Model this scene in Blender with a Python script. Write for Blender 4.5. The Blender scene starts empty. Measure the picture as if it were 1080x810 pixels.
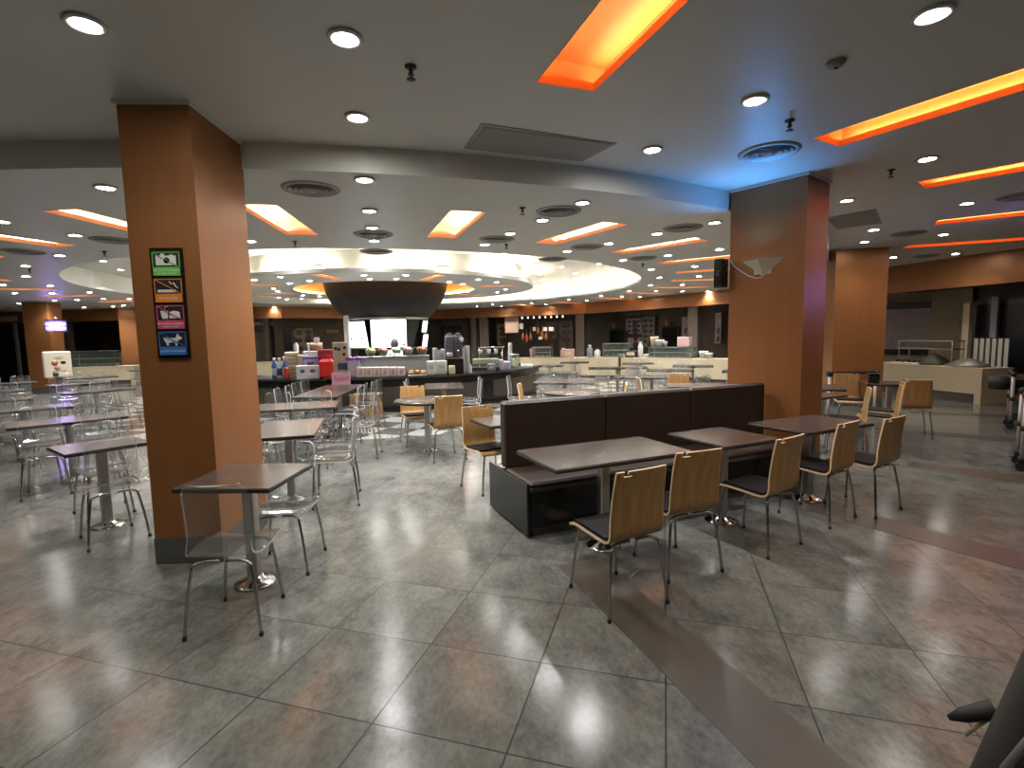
import bpy, bmesh, math, random
from mathutils import Vector, Matrix
random.seed(7)
PI = math.pi
S = bpy.context.scene
COL = S.collection
R = math.radians

# ------------------------------------------------------------------ camera
F_PX, CAM_H = 540.0, 1.65
PITCH, ROLL = math.atan(52/540), 0.02
fw = Vector((0, math.cos(PITCH), -math.sin(PITCH)))
r0 = Vector((1, 0, 0)); u0 = r0.cross(fw)
rt = (math.cos(ROLL)*r0 - math.sin(ROLL)*u0).normalized()
up = rt.cross(fw)
cd = bpy.data.cameras.new('camera'); cam = bpy.data.objects.new('camera', cd); COL.objects.link(cam)
cd.sensor_width = 36.0; cd.lens = 36.0*F_PX/1080; cd.clip_start = .05; cd.clip_end = 200
M = Matrix((rt, up, -fw)).transposed().to_4x4(); M.translation = (0, 0, CAM_H)
cam.matrix_world = M
S.camera = cam

def ray(px, py): return fw*F_PX + rt*(px-540) + up*(405-py)
def at(px, py, z):                      # where a pixel's ray meets the horizontal plane z
    d = ray(px, py); t = (z-CAM_H)/d.z
    return Vector((0, 0, CAM_H)) + d*t
def atY(px, py, Y):
    d = ray(px, py); return Vector((0, 0, CAM_H)) + d*(Y/d.y)
def atline(px, py, a, b):               # where a pixel's ray meets the vertical plane through a and b
    d = ray(px, py); n = Vector((-(b[1]-a[1]), b[0]-a[0], 0))
    t = (Vector((a[0], a[1], 0)).dot(n))/d.dot(n)
    return Vector((0, 0, CAM_H)) + d*t

CX, CY = -3.75, 15.8                    # centre of the round hall
ZU, ZL = 3.30, 3.08                     # upper and lower ceiling
def azdir(a): return Vector((math.sin(R(a)), math.cos(R(a)), 0))

# ------------------------------------------------------------------ materials
MATS = {}
def mat(name, col, rough=.5, metal=0., noise=0., nscale=8., stretch=(1,1,1), emit=None, estr=0., spec=.5, bump=0.):
    if name in MATS: return MATS[name]
    m = bpy.data.materials.new(name); m.use_nodes = True
    nt = m.node_tree; b = nt.nodes['Principled BSDF']
    b.inputs['Base Color'].default_value = (*col, 1); b.inputs['Roughness'].default_value = rough
    b.inputs['Metallic'].default_value = metal; b.inputs['Specular IOR Level'].default_value = spec
    if emit: 
        b.inputs['Emission Color'].default_value = (*emit, 1); b.inputs['Emission Strength'].default_value = estr
    if noise or bump:
        tc = nt.nodes.new('ShaderNodeTexCoord'); mp = nt.nodes.new('ShaderNodeMapping'); mp.inputs['Scale'].default_value = stretch
        nz = nt.nodes.new('ShaderNodeTexNoise'); nz.inputs['Scale'].default_value = nscale; nz.inputs['Detail'].default_value = 5
        nt.links.new(tc.outputs['Object'], mp.inputs[0]); nt.links.new(mp.outputs[0], nz.inputs['Vector'])
        if noise:
            mx = nt.nodes.new('ShaderNodeMix'); mx.data_type = 'RGBA'
            mx.inputs[6].default_value = (*[c*(1-noise) for c in col], 1); mx.inputs[7].default_value = (*[min(1, c*(1+noise)) for c in col], 1)
            nt.links.new(nz.outputs['Fac'], mx.inputs[0]); nt.links.new(mx.outputs[2], b.inputs['Base Color'])
        if bump:
            bp = nt.nodes.new('ShaderNodeBump'); bp.inputs['Strength'].default_value = bump; bp.inputs['Distance'].default_value = .01
            nt.links.new(nz.outputs['Fac'], bp.inputs['Height']); nt.links.new(bp.outputs[0], b.inputs['Normal'])
    MATS[name] = m; return m

def emat(name, col, s):
    if name in MATS: return MATS[name]
    m = bpy.data.materials.new(name); m.use_nodes = True; nt = m.node_tree
    nt.nodes.remove(nt.nodes['Principled BSDF'])
    e = nt.nodes.new('ShaderNodeEmission'); e.inputs[0].default_value = (*col, 1); e.inputs[1].default_value = s
    nt.links.new(e.outputs[0], nt.nodes['Material Output'].inputs[0]); MATS[name] = m; return m

def glass(name, tint=(.97,.98,.98), refl=.9, haze=.04, hazecol=(.8,.8,.8), rough=.06):
    if name in MATS: return MATS[name]
    m = bpy.data.materials.new(name); m.use_nodes = True; nt = m.node_tree
    nt.nodes.remove(nt.nodes['Principled BSDF'])
    out = nt.nodes['Material Output']
    t = nt.nodes.new('ShaderNodeBsdfTransparent'); t.inputs[0].default_value = (*tint, 1)
    d = nt.nodes.new('ShaderNodeBsdfDiffuse'); d.inputs[0].default_value = (*hazecol, 1)
    g = nt.nodes.new('ShaderNodeBsdfGlossy'); g.inputs['Roughness'].default_value = rough
    fr = nt.nodes.new('ShaderNodeFresnel'); geo = nt.nodes.new('ShaderNodeNewGeometry'); ior = nt.nodes.new('ShaderNodeMath'); ior.operation = 'MULTIPLY_ADD'; ior.inputs[1].default_value = 1/1.49-1.49; ior.inputs[2].default_value = 1.49
    nt.links.new(geo.outputs['Backfacing'], ior.inputs[0]); nt.links.new(ior.outputs[0], fr.inputs[0])
    mu = nt.nodes.new('ShaderNodeMath'); mu.operation = 'MULTIPLY'; mu.inputs[1].default_value = refl
    m1 = nt.nodes.new('ShaderNodeMixShader'); m1.inputs[0].default_value = haze
    m2 = nt.nodes.new('ShaderNodeMixShader')
    L = nt.links.new
    L(t.outputs[0], m1.inputs[1]); L(d.outputs[0], m1.inputs[2]); L(fr.outputs[0], mu.inputs[0]); L(mu.outputs[0], m2.inputs[0])
    L(m1.outputs[0], m2.inputs[1]); L(g.outputs[0], m2.inputs[2]); L(m2.outputs[0], out.inputs[0])
    MATS[name] = m; return m

def floor_mat():
    m = bpy.data.materials.new('stone_tiles'); m.use_nodes = True; nt = m.node_tree; b = nt.nodes['Principled BSDF']
    n = nt.nodes.new; L = nt.links.new
    def math_(op, a, bb=None, cc=None):
        x = n('ShaderNodeMath'); x.operation = op
        for i, v in enumerate((a, bb, cc)):
            if v is None: continue
            if isinstance(v, (int, float)): x.inputs[i].default_value = v
            else: L(v, x.inputs[i])
        return x.outputs[0]
    tc = n('ShaderNodeTexCoord'); sp = n('ShaderNodeSeparateXYZ'); L(tc.outputs['Object'], sp.inputs[0])
    s, c = math.sin(R(16.6)), math.cos(R(16.6))
    X, Y = sp.outputs[0], sp.outputs[1]
    u = math_('ADD', math_('MULTIPLY', X, c), math_('MULTIPLY', Y, -s))
    v = math_('ADD', math_('MULTIPLY', X, s), math_('MULTIPLY', Y, c))
    u = math_('DIVIDE', math_("ADD", u, 60.5-.02), .605); v = math_('DIVIDE', math_("ADD", v, 58.5-2.37), .585)
    fu, fv = math_('FRACT', u), math_('FRACT', v)
    du = math_('MINIMUM', fu, math_('SUBTRACT', 1, fu)); dv = math_('MINIMUM', fv, math_('SUBTRACT', 1, fv))
    gr = math_('LESS_THAN', math_('MINIMUM', du, dv), .0065)
    iu, iv = math_('FLOOR', u), math_('FLOOR', v)
    cb = n('ShaderNodeCombineXYZ'); L(iu, cb.inputs[0]); L(iv, cb.inputs[1])
    wn = n('ShaderNodeTexWhiteNoise'); wn.noise_dimensions = '2D'; L(cb.outputs[0], wn.inputs['Vector'])
    off = n('ShaderNodeVectorMath'); off.operation = 'MULTIPLY_ADD'; L(wn.outputs['Color'], off.inputs[0]); off.inputs[1].default_value = (9, 9, 9); L(tc.outputs['Object'], off.inputs[2])
    mp = n('ShaderNodeMapping'); mp.inputs['Rotation'].default_value = (0, 0, R(35)); mp.inputs['Scale'].default_value = (1.1, .7, 1); L(off.outputs[0], mp.inputs[0])
    n1 = n('ShaderNodeTexNoise'); n1.inputs['Scale'].default_value = 4.5; n1.inputs['Detail'].default_value = 9; n1.inputs['Roughness'].default_value = .68; L(mp.outputs[0], n1.inputs['Vector'])
    n2 = n('ShaderNodeTexNoise'); n2.inputs['Scale'].default_value = 32; n2.inputs['Detail'].default_value = 6; n2.inputs['Roughness'].default_value = .7; L(mp.outputs[0], n2.inputs['Vector'])
    r1 = n('ShaderNodeValToRGB'); r1.color_ramp.elements[0].position = .36; r1.color_ramp.elements[1].position = .66
    r1.color_ramp.elements[0].color = (.072, .073, .066, 1); r1.color_ramp.elements[1].color = (.195, .196, .176, 1)
    mixf = math_('ADD', math_('MULTIPLY', n1.outputs['Fac'], .6), math_('MULTIPLY', n2.outputs['Fac'], .4))
    L(mixf, r1.inputs[0])
    hsv = n('ShaderNodeHueSaturation'); L(r1.outputs[0], hsv.inputs['Color']); L(math_('ADD', .92, math_('MULTIPLY', wn.outputs['Value'], .16)), hsv.inputs['Value'])
    b.inputs['Specular IOR Level'].default_value = .20
    # paler chequered tiles round the bar
    dx, dy = math_('SUBTRACT', X, CX), math_('SUBTRACT', Y, CY)
    rr = math_('SQRT', math_('ADD', math_('MULTIPLY', dx, dx), math_('MULTIPLY', dy, dy)))
    near = math_('LESS_THAN', rr, 7.7)
    chk = math_('LESS_THAN', math_('FRACT', math_('MULTIPLY', math_('ADD', iu, iv), .5)), .25)
    pale = n('ShaderNodeValToRGB'); pale.color_ramp.elements[0].position = .42; pale.color_ramp.elements[1].position = .55
    pale.color_ramp.elements[0].color = (.20, .19, .17, 1); pale.color_ramp.elements[1].color = (.62, .60, .56, 1); L(n2.outputs['Fac'], pale.inputs[0])
    mx = n('ShaderNodeMix'); mx.data_type = 'RGBA'; L(math_('MULTIPLY', near, chk), mx.inputs[0]); L(hsv.outputs[0], mx.inputs[6]); L(pale.outputs[0], mx.inputs[7])
    mg = n('ShaderNodeMix'); mg.data_type = 'RGBA'; L(math_('MULTIPLY', gr, .9), mg.inputs[0]); L(mx.outputs[2], mg.inputs[6]); mg.inputs[7].default_value = (.006, .006, .005, 1)
    L(mg.outputs[2], b.inputs['Base Color'])
    rg = math_('ADD', .08, math_('MULTIPLY', mixf, .14)); L(math_('ADD', rg, math_('MULTIPLY', gr, .3)), b.inputs['Roughness'])
    bp = n('ShaderNodeBump'); bp.inputs['Strength'].default_value = .05; bp.inputs['Distance'].default_value = .01; L(n2.outputs['Fac'], bp.inputs['Height']); L(bp.outputs[0], b.inputs['Normal'])
    return m

def menu_mat(name, back, plates, scale=6., thr=.33):
    if name in MATS: return MATS[name]
    m = bpy.data.materials.new(name); m.use_nodes = True; nt = m.node_tree; b = nt.nodes['Principled BSDF']; L = nt.links.new
    tc = nt.nodes.new('ShaderNodeTexCoord'); vo = nt.nodes.new('ShaderNodeTexVoronoi'); vo.inputs['Scale'].default_value = scale; vo.inputs['Randomness'].default_value = .35
    L(tc.outputs['Object'], vo.inputs['Vector'])
    lt = nt.nodes.new('ShaderNodeMath'); lt.operation = 'LESS_THAN'; lt.inputs[1].default_value = thr; L(vo.outputs['Distance'], lt.inputs[0])
    hs = nt.nodes.new('ShaderNodeMix'); hs.data_type = 'RGBA'; hs.inputs[6].default_value = (*plates[0], 1); hs.inputs[7].default_value = (*plates[1], 1)
    sx = nt.nodes.new('ShaderNodeSeparateColor'); L(vo.outputs['Color'], sx.inputs[0]); L(sx.outputs[0], hs.inputs[0])
    mx = nt.nodes.new('ShaderNodeMix'); mx.data_type = 'RGBA'; L(lt.outputs[0], mx.inputs[0]); mx.inputs[6].default_value = (*back, 1); L(hs.outputs[2], mx.inputs[7])
    L(mx.outputs[2], b.inputs['Base Color']); b.inputs['Roughness'].default_value = .4; MATS[name] = m; return m

def wood_mat(name, c1, c2, rough=.38, scale=3., stretch=(14, 14, 1), spec=.5):
    m = mat(name, tuple((a+b_)/2 for a, b_ in zip(c1, c2)), rough, spec=spec); nt = m.node_tree; b = nt.nodes['Principled BSDF']; L = nt.links.new
    tc = nt.nodes.new('ShaderNodeTexCoord'); mp = nt.nodes.new('ShaderNodeMapping'); mp.inputs['Scale'].default_value = stretch
    nz = nt.nodes.new('ShaderNodeTexNoise'); nz.inputs['Scale'].default_value = scale; nz.inputs['Detail'].default_value = 6; nz.inputs['Distortion'].default_value = .4
    rp = nt.nodes.new('ShaderNodeValToRGB'); rp.color_ramp.elements[0].position = .35; rp.color_ramp.elements[1].position = .68
    rp.color_ramp.elements[0].color = (*c1, 1); rp.color_ramp.elements[1].color = (*c2, 1)
    L(tc.outputs['Object'], mp.inputs[0]); L(mp.outputs[0], nz.inputs['Vector']); L(nz.outputs['Fac'], rp.inputs[0]); L(rp.outputs[0], b.inputs['Base Color'])
    return m

m_floor = floor_mat()
m_strip = mat('brown_floor_inlay', (.072, .060, .046), .3, noise=.15, nscale=9)
m_ceil = mat('ceiling_paint', (.72, .725, .685), .42, noise=.04, nscale=1.2)
m_copper = mat('copper_laminate', (.31, .125, .040), .40, .35, noise=.12, nscale=3, stretch=(6, 6, .4))
m_plinth = mat('grey_stone_plinth', (.09, .085, .08), .4, noise=.2, nscale=10)
m_steel = mat('brushed_steel', (.55, .53, .50), .28, 1.0)
m_chrome = mat('chrome', (.75, .74, .72), .10, 1.0)
m_legsteel = mat('satin_steel_tube', (.50, .49, .47), .22, 1.0)
m_black = mat('black_rubber', (.015, .015, .015), .6)
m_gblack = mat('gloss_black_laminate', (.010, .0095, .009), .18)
m_leather = mat('brown_leather', (.030, .0165, .011), .45, noise=.15, nscale=30, bump=.08)
m_pad = mat('dark_seat_pad', (.012, .011, .012), .6, bump=.05, nscale=60, spec=.12)
m_ply = wood_mat('beech_veneer', (.265, .140, .045), (.37, .205, .075), .34, 2.2, (16, 16, 1.2))
m_plyedge = mat('plywood_edge', (.72, .55, .33), .5, noise=.15, nscale=40, stretch=(1, 1, 12))
m_top = wood_mat('dark_wood_laminate', (.035, .026, .021), (.090, .068, .055), .25, 1.6, (1.5, 16, 16))
m_topedge = mat('black_table_edge', (.02, .017, .015), .35)
m_clear = glass('clear_polycarbonate', (.985,.99,.99), 1.25, .03, (.85,.86,.86), .04)
m_edgehighlight = glass('clear_edge_highlight', (.9, .92, .92), 1.0, .55, (.9, .91, .91), .12)  # bright outline of the clear rims, put in as whitish diffuse colour
m_white = mat('white_plastic', (.78, .78, .78), .35)
m_cream = mat('cream_laminate', (.62, .53, .36), .35, noise=.06, nscale=4)
m_lamp = emat('downlight_lens', (1, .97, .90), 160)
m_trimring = mat('white_lamp_ring', (.70, .70, .68), .3)
m_tube = emat('warm_tube', (1, .74, .40), 22)
m_tubew = emat('warm_white_tube', (1, .84, .62), 85)
m_tubec = emat('cove_tube', (1, .86, .66), 120)
m_tubecw = emat('cove_ledge_tube', (1, .86, .66), 60)
m_tubeo = emat('orange_ring_tube', (1, .60, .25), 22)
m_orange = mat('orange_recess_paint', (.95, .42, .15), .5)
m_peach = mat('peach_recess_paint', (.95, .62, .42), .5)
m_grille = mat('grey_vent_metal', (.30, .295, .28), .45, .3)
m_darkwall = mat('dark_brown_wall', (.085, .064, .048), .6, noise=.15, nscale=3)
m_olive = mat('olive_stone_wall', (.16, .13, .085), .6, noise=.25, nscale=4)
m_darkgrey = mat('dark_grey_panel', (.03, .03, .033), .35)
m_jamb = mat('brown_grey_jamb', (.10, .082, .066), .5, noise=.1, nscale=5)
m_glass = glass('display_glass', (.90, .95, .93), .9, .06, (.5, .6, .55), .03)
m_screen = emat('lit_menu_screen', (.95, 1, 1), 3.2)
m_uv = emat('violet_tube', (.35, .25, 1.0), 55)
m_bluetube = emat('blue_tube', (.10, .40, 1.0), 5)

# ------------------------------------------------------------------ mesh builder
class MB:
    def __init__(s): s.v = []; s.f = []; s.m = []; s.sm = []
    def add(s, vs, fs, mi=0, smooth=False):
        o = len(s.v); s.v += [tuple(v) for v in vs]
        for f in fs: s.f.append(tuple(i+o for i in f)); s.m.append(mi); s.sm.append(smooth)
        return s
    def box(s, c, d, mi=0, rz=0., bev=0.):
        cx, cy, cz = c; x, y, z = d[0]/2, d[1]/2, d[2]/2
        ca, sa = math.cos(rz), math.sin(rz)
        def T(px, py, pz): return (cx+px*ca-py*sa, cy+px*sa+py*ca, cz+pz)
        if bev <= 0:
            vs = [T(a*x, b*y, c_*z) for c_ in (-1, 1) for a, b in ((-1,-1),(1,-1),(1,1),(-1,1))]
            fs = [(3,2,1,0),(4,5,6,7),(0,1,5,4),(1,2,6,5),(2,3,7,6),(3,0,4,7)]
            return s.add(vs, fs, mi)
        # bevelled: rounded-rectangle plan prism with chamfered top and bottom
        bev = min(bev, x*.9, y*.9, z*.9); rings = []
        for zz, ins in ((-z, bev), (-z+bev, 0), (z-bev, 0), (z, bev)):
            ring = []
            for a, b, st in ((1,1,0),(-1,1,90),(-1,-1,180),(1,-1,270)):
                for k in range(4):
                    an = R(st+30*k); q = bev-ins*.999+1e-4 if ins else bev
                    ring.append(T(a*(x-bev)+math.cos(an)*q, b*(y-bev)+math.sin(an)*q, zz))
            rings.append(ring)
        return s.rings(rings, mi, cap=True, smooth=False)
    def rings(s, rings, mi=0, cap=True, smooth=True, close=True):
        n = len(rings[0]); vs = [p for r in rings for p in r]; fs = []
        for k in range(len(rings)-1):
            for i in range(n if close else n-1):
                j = (i+1) % n; fs.append((k*n+i, k*n+j, (k+1)*n+j, (k+1)*n+i))
        s.add(vs, fs, mi, smooth)
        if cap:
            o = len(s.v)-len(vs)
            s.f.append(tuple(o+i for i in reversed(range(n)))); s.m.append(mi); s.sm.append(False)
            s.f.append(tuple(o+(len(rings)-1)*n+i for i in range(n))); s.m.append(mi); s.sm.append(False)
        return s
    def lathe(s, prof, c=(0,0,0), n=20, mi=0, cap=True, smooth=True):
        rs = [[(c[0]+r*math.cos(2*PI*i/n), c[1]+r*math.sin(2*PI*i/n), c[2]+z) for i in range(n)] for r, z in prof]
        return s.rings(rs, mi, cap, smooth)
    def cyl(s, c, r, h, n=20, mi=0): return s.lathe([(r, 0), (r, h)], c, n, mi)
    def tube(s, pts, r, n=8, mi=0):
        pts = [Vector(p) for p in pts]; rs = []; ref = None
        for i, p in enumerate(pts):
            t = (pts[min(i+1, len(pts)-1)]-pts[max(i-1, 0)]).normalized()
            if ref is None: ref = Vector((0, 0, 1)) if abs(t.z) < .9 else Vector((1, 0, 0))
            a = (ref - t*ref.dot(t)).normalized(); b = t.cross(a); ref = a
            rr = r[i] if isinstance(r, (list, tuple)) else r
            rs.append([p + a*(rr*math.cos(2*PI*k/n)) + b*(rr*math.sin(2*PI*k/n)) for k in range(n)])
        return s.rings(rs, mi)
    def prism(s, poly, z0, z1, mi=0):
        n = len(poly); vs = [(x, y, z0) for x, y in poly]+[(x, y, z1) for x, y in poly]
        fs = [tuple(reversed(range(n))), tuple(range(n, 2*n))]+[(i, (i+1) % n, n+(i+1) % n, n+i) for i in range(n)]
        return s.add(vs, fs, mi)
    def ball(s, c, r, sz=(1,1,1), n=12, mi=0):
        prof = [(max(1e-4, r*math.sin(PI*k/8)), -r*math.cos(PI*k/8)) for k in range(9)]
        return s.rings([[(c[0]+q*math.cos(2*PI*i/n)*sz[0], c[1]+q*math.sin(2*PI*i/n)*sz[1], c[2]+z*sz[2]) for i in range(n)] for q, z in prof], mi)
    def sheet(s, grid, thick, skip=(), mi=0, edge=1):
        # closed solid from a grid of points [v][u], cells in skip left out
        nv, nu = len(grid), len(grid[0]); G = [[Vector(p) for p in row] for row in grid]
        N = [[None]*nu for _ in range(nv)]
        for j in range(nv):
            for i in range(nu):
                a = G[j][min(i+1, nu-1)]-G[j][max(i-1, 0)]; b = G[min(j+1, nv-1)][i]-G[max(j-1, 0)][i]
                N[j][i] = a.cross(b).normalized()
        A = [G[j][i]+N[j][i]*thick/2 for j in range(nv) for i in range(nu)]; B = [G[j][i]-N[j][i]*thick/2 for j in range(nv) for i in range(nu)]
        n = nu*nv; fs = []; es = []
        cell = lambda j, i: 0 <= j < nv-1 and 0 <= i < nu-1 and (j, i) not in skip
        for j in range(nv-1):
            for i in range(nu-1):
                if not cell(j, i): continue
                q = (j*nu+i, j*nu+i+1, (j+1)*nu+i+1, (j+1)*nu+i)
                fs.append(q); fs.append(tuple(n+k for k in reversed(q)))
                for (dj, di), (p, q2) in (((-1,0),(0,1)),((0,1),(1,2)),((1,0),(2,3)),((0,-1),(3,0))):
                    if not cell(j+dj, i+di): es.append((q[q2], q[p], n+q[p], n+q[q2]))
        o = len(s.v); s.add(A+B, fs, mi, True)
        for f in es: s.f.append(tuple(o+k for k in f)); s.m.append(edge); s.sm.append(False)
        return s
    def build(s, name, mats, parent=None, loc=None, rz=None):
        me = bpy.data.meshes.new(name); me.from_pydata(s.v, [], s.f)
        for m in (mats if isinstance(mats, (list, tuple)) else [mats]): me.materials.append(m)
        me.polygons.foreach_set('material_index', s.m); me.polygons.foreach_set('use_smooth', s.sm); me.update()
        bm = bmesh.new(); bm.from_mesh(me); bmesh.ops.recalc_face_normals(bm, faces=bm.faces); bm.to_mesh(me); bm.free()
        o = bpy.data.objects.new(name, me); COL.objects.link(o)
        if parent: o.parent = parent
        if loc: o.location = loc
        if rz is not None: o.rotation_euler.z = rz
        return o

def tag(o, label, cat, group=None, kind=None):
    o['label'] = label; o['category'] = cat
    if group: o['group'] = group
    if kind: o['kind'] = kind
    return o
def thing(name, label, cat, loc=(0,0,0), rz=0., group=None):
    o = bpy.data.objects.new(name, None); COL.objects.link(o); o.empty_display_size = .1
    o.location = loc; o.rotation_euler = (0, 0, rz)
    return tag(o, label, cat, group)
def struct(name, mb, mats, **k):
    o = mb.build(name, mats, **k); o['kind'] = 'structure'; return o
KIDS = {}
def dup(root, loc, rz, label, group=None):
    def cp(o, par):
        c = o.copy(); COL.objects.link(c)
        if par: c.parent = par
        for ch in o.children: cp(ch, c)
        return c
    r = cp(root, None); r.location = loc; r.rotation_euler = (0, 0, rz); r['label'] = label
    if group: r['group'] = group
    return r
def textmesh(body, size, mats, name, parent=None, loc=(0,0,0), rot=(PI/2,0,0), depth=.004, align='CENTER'):
    cu = bpy.data.curves.new('t', 'FONT'); cu.body = body; cu.size = size; cu.extrude = depth; cu.align_x = align; cu.align_y = 'CENTER'
    t = bpy.data.objects.new('t', cu); COL.objects.link(t)
    dg = bpy.context.evaluated_depsgraph_get(); me = bpy.data.meshes.new_from_object(t.evaluated_get(dg)); me.name = name
    bpy.data.objects.remove(t); me.materials.clear(); me.materials.append(mats)
    o = bpy.data.objects.new(name, me); COL.objects.link(o)
    o.parent = parent; o.location = loc; o.rotation_euler = rot
    return o
def holed(name, loops, z, mats):
    # flat horizontal sheet bounded by loops[0] with the other loops cut out
    cu = bpy.data.curves.new('c', 'CURVE'); cu.dimensions = '2D'; cu.fill_mode = 'BOTH'
    for lp in loops:
        sp = cu.splines.new('POLY'); sp.points.add(len(lp)-1); sp.use_cyclic_u = True
        for p, q in zip(sp.points, lp): p.co = (q[0], q[1], 0, 1)
    t = bpy.data.objects.new('c', cu); COL.objects.link(t)
    dg = bpy.context.evaluated_depsgraph_get(); me = bpy.data.meshes.new_from_object(t.evaluated_get(dg)); me.name = name
    bpy.data.objects.remove(t); me.materials.clear(); me.materials.append(mats)
    o = bpy.data.objects.new(name, me); COL.objects.link(o); o.location.z = z; o['kind'] = 'structure'
    return o

# ------------------------------------------------------------------ floor and ceilings
struct('floor', MB().add([(-27,-7,0),(17,-7,0),(17,33,0),(-27,33,0)], [(0,1,2,3)]), m_floor)
for k, (a, r1_) in enumerate(((161,15.6),(149.5,15.4),(138.7,15.2),(128,15.0),(117.5,15.0))):
    d = azdir(a); n = Vector((d.y, -d.x, 0)); c = Vector((CX, CY, 0)); w = .17
    q = [c+d*12.93-n*w, c+d*12.93+n*w, c+d*r1_+n*w, c+d*r1_-n*w]
    struct('trim_%d' % (k+1), MB().prism([(p.x, p.y) for p in q], .0005, .0025), m_strip)

def circ(r, n=120, a0=0., a1=360.):
    full = abs(a1-a0) >= 360; m = n if full else n+1
    return [(CX+r*math.sin(R(a0+(a1-a0)*i/n)), CY+r*math.cos(R(a0+(a1-a0)*i/n))) for i in range(m)]
def slotrect(az, ra, rb, w, grow=0.):
    d = azdir(az); n = Vector((d.y, -d.x, 0)); c = Vector((CX, CY, 0)); w = w/2+grow; ra -= grow; rb += grow
    return [((c+d*x+n*y).x, (c+d*x+n*y).y) for x, y in ((ra,-w),(ra,w),(rb,w),(rb,-w))]
U_SLOTS = [(161.2,12.88,14.9),(149.2,12.88,15.1),(138.2,12.9,15.1),(125,12.92,15.1),(112.6,12.95,15.2)]
L_SLOTS = [(174,8.62,10.26),(161.3,8.62,10.27),(150,8.66,10.3),(138.4,8.56,10.2),(125,8.45,9.9),(112,8.4,9.7),(97.6,8.4,9.95),(83,8.45,10.3),(69,8.5,10.5),(54.2,8.8,11.1),(38,9.4,11.4),(24.5,9.6,11.9),
           (-174,8.62,10.2),(-161,8.55,10.3),(-147.5,8.55,10.2),(-119.5,8.5,9.9),(-104.5,8.5,9.9),(-91,8.7,10.3),(-77.5,9.4,10.8)]
D_SLOTS = [(-172,3.15,4.2),(-128,3.05,4.0),(-83,3.05,4.2),(149,3.0,4.2),(101,2.9,4.0),(43,2.9,4.0)]
R_HOLE, R_DISC, R_BOWL = 7.5, 4.45, 2.62
R_ARC = 11.45
arc = circ(R_ARC, 90, 116, 205)          # front edge of the lower ceiling, right end behind the pillars
low_out = arc + [(-27, 5.2), (-27, 33), (14, 33), (14, 15.0), (9.9, 14.9)]
holed('ceiling', [low_out, circ(R_HOLE)] + [slotrect(a, x, y, .42) for a, x, y in L_SLOTS], ZL, m_ceil)
up_out = [(-27, -7), (17, -7), (17, 15.0), (9.9, 14.9)] + arc + [(-27, 5.2)]
holed('ceiling_front', [up_out] + [slotrect(a, x, y, .42) for a, x, y in U_SLOTS], ZU, m_ceil)
def band(name, pts, z0, z1, m, close=False):
    b = MB(); n = len(pts)
    for i in range(n if close else n-1):
        p, q = pts[i], pts[(i+1) % n]
        b.add([(p[0],p[1],z0),(q[0],q[1],z0),(q[0],q[1],z1),(p[0],p[1],z1)], [(0,1,2,3)], 0, True)
    return struct(name, b, m)
band('ceiling_step', [(9.9, 14.9)] + arc + [(-27, 5.2)], ZL, ZU, m_ceil)
band('ceiling_step_side', [(14, 15.0), (9.9, 14.9)], ZL, ZU, m_ceil)
# round cove: recess round a lower disc
ZR = 3.62
band('cove_wall', circ(7.78), ZL, ZR, m_ceil, True)
band('cove_lip', circ(R_HOLE), ZL, ZL+.07, m_ceil, True)
holed('cove_roof', [circ(7.78)], ZR, m_ceil)
holed('ceiling_disc', [circ(R_DISC), circ(R_BOWL)] + [slotrect(a, x, y, .26) for a, x, y in D_SLOTS], ZL, m_ceil)
band('disc_lip', circ(R_DISC), ZL, ZL+.09, m_ceil, True)
band('disc_drum', circ(4.15), ZL+.002, ZR, m_ceil, True)
band('bowl_recess_wall', circ(2.9, 80), ZL+.001, ZR-.05, m_orange, True)
def ringtube(name, label, r, z, segs, m, rad=.022):
    t = thing(name, label, 'cove lighting', (CX, CY, z))
    for a0, a1 in segs:
        n = max(3, int((a1-a0)/4))
        MB().tube([(r*math.sin(R(a0+(a1-a0)*i/n)), r*math.cos(R(a0+(a1-a0)*i/n)), 0) for i in range(n+1)], rad, 6).build('tube', m, t)
    return t
ringtube('cove_tube_ring', 'warm white tubes round the rim of the ceiling disc over the bar', 4.32, ZL+.075, [(a+5, a+31) for a in range(-39, 321, 36)], m_tubec)
ringtube('cove_tube_ring', 'warm white tubes on the outer ledge of the round ceiling cove', 7.64, ZL+.05, [(a+1, a+17) for a in range(-36, 138, 18)], m_tubecw)
ringtube('cove_tube_ring', 'orange tubes in the round recess above the dark bowl', 2.76, ZL+.05, [(a+2, a+58) for a in range(0, 360, 60)], m_tubeo)

def cove(az, ra, rb, w, z, m, tube, label, group):
    d = azdir(az); c = Vector((CX, CY, 0))+d*((ra+rb)/2)
    L_ = rb-ra; t = thing('cove_light', label, 'ceiling cove light', (c.x, c.y, z), PI/2-R(az), group)
    h, g = .17, .10; x0, y0 = L_/2+g*.3, w/2+g
    b = MB()
    b.add([(-x0,-y0,0),(x0,-y0,0),(x0,y0,0),(-x0,y0,0),(-x0,-y0,h),(x0,-y0,h),(x0,y0,h),(-x0,y0,h)], [(4,5,6,7),(0,1,5,4),(1,2,6,5),(2,3,7,6),(3,0,4,7)])
    b.build('recess', m, t)
    l = MB(); x1, y1 = L_/2, w/2
    for p, q in (((-x1,-y1),(x1,-y1)),((x1,-y1),(x1,y1)),((x1,y1),(-x1,y1)),((-x1,y1),(-x1,-y1))):
        l.add([(*p,-.004),(*q,-.004),(*q,.05),(*p,.05)], [(0,1,2,3)])
    l.build('lip', m, t)
    for s in (-1, 1):
        MB().tube([(-x1+.05, s*(y1+.055), .035), (x1-.05, s*(y1+.055), .035)], .014, 6).build('tube', tube, t)
    return t
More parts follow.
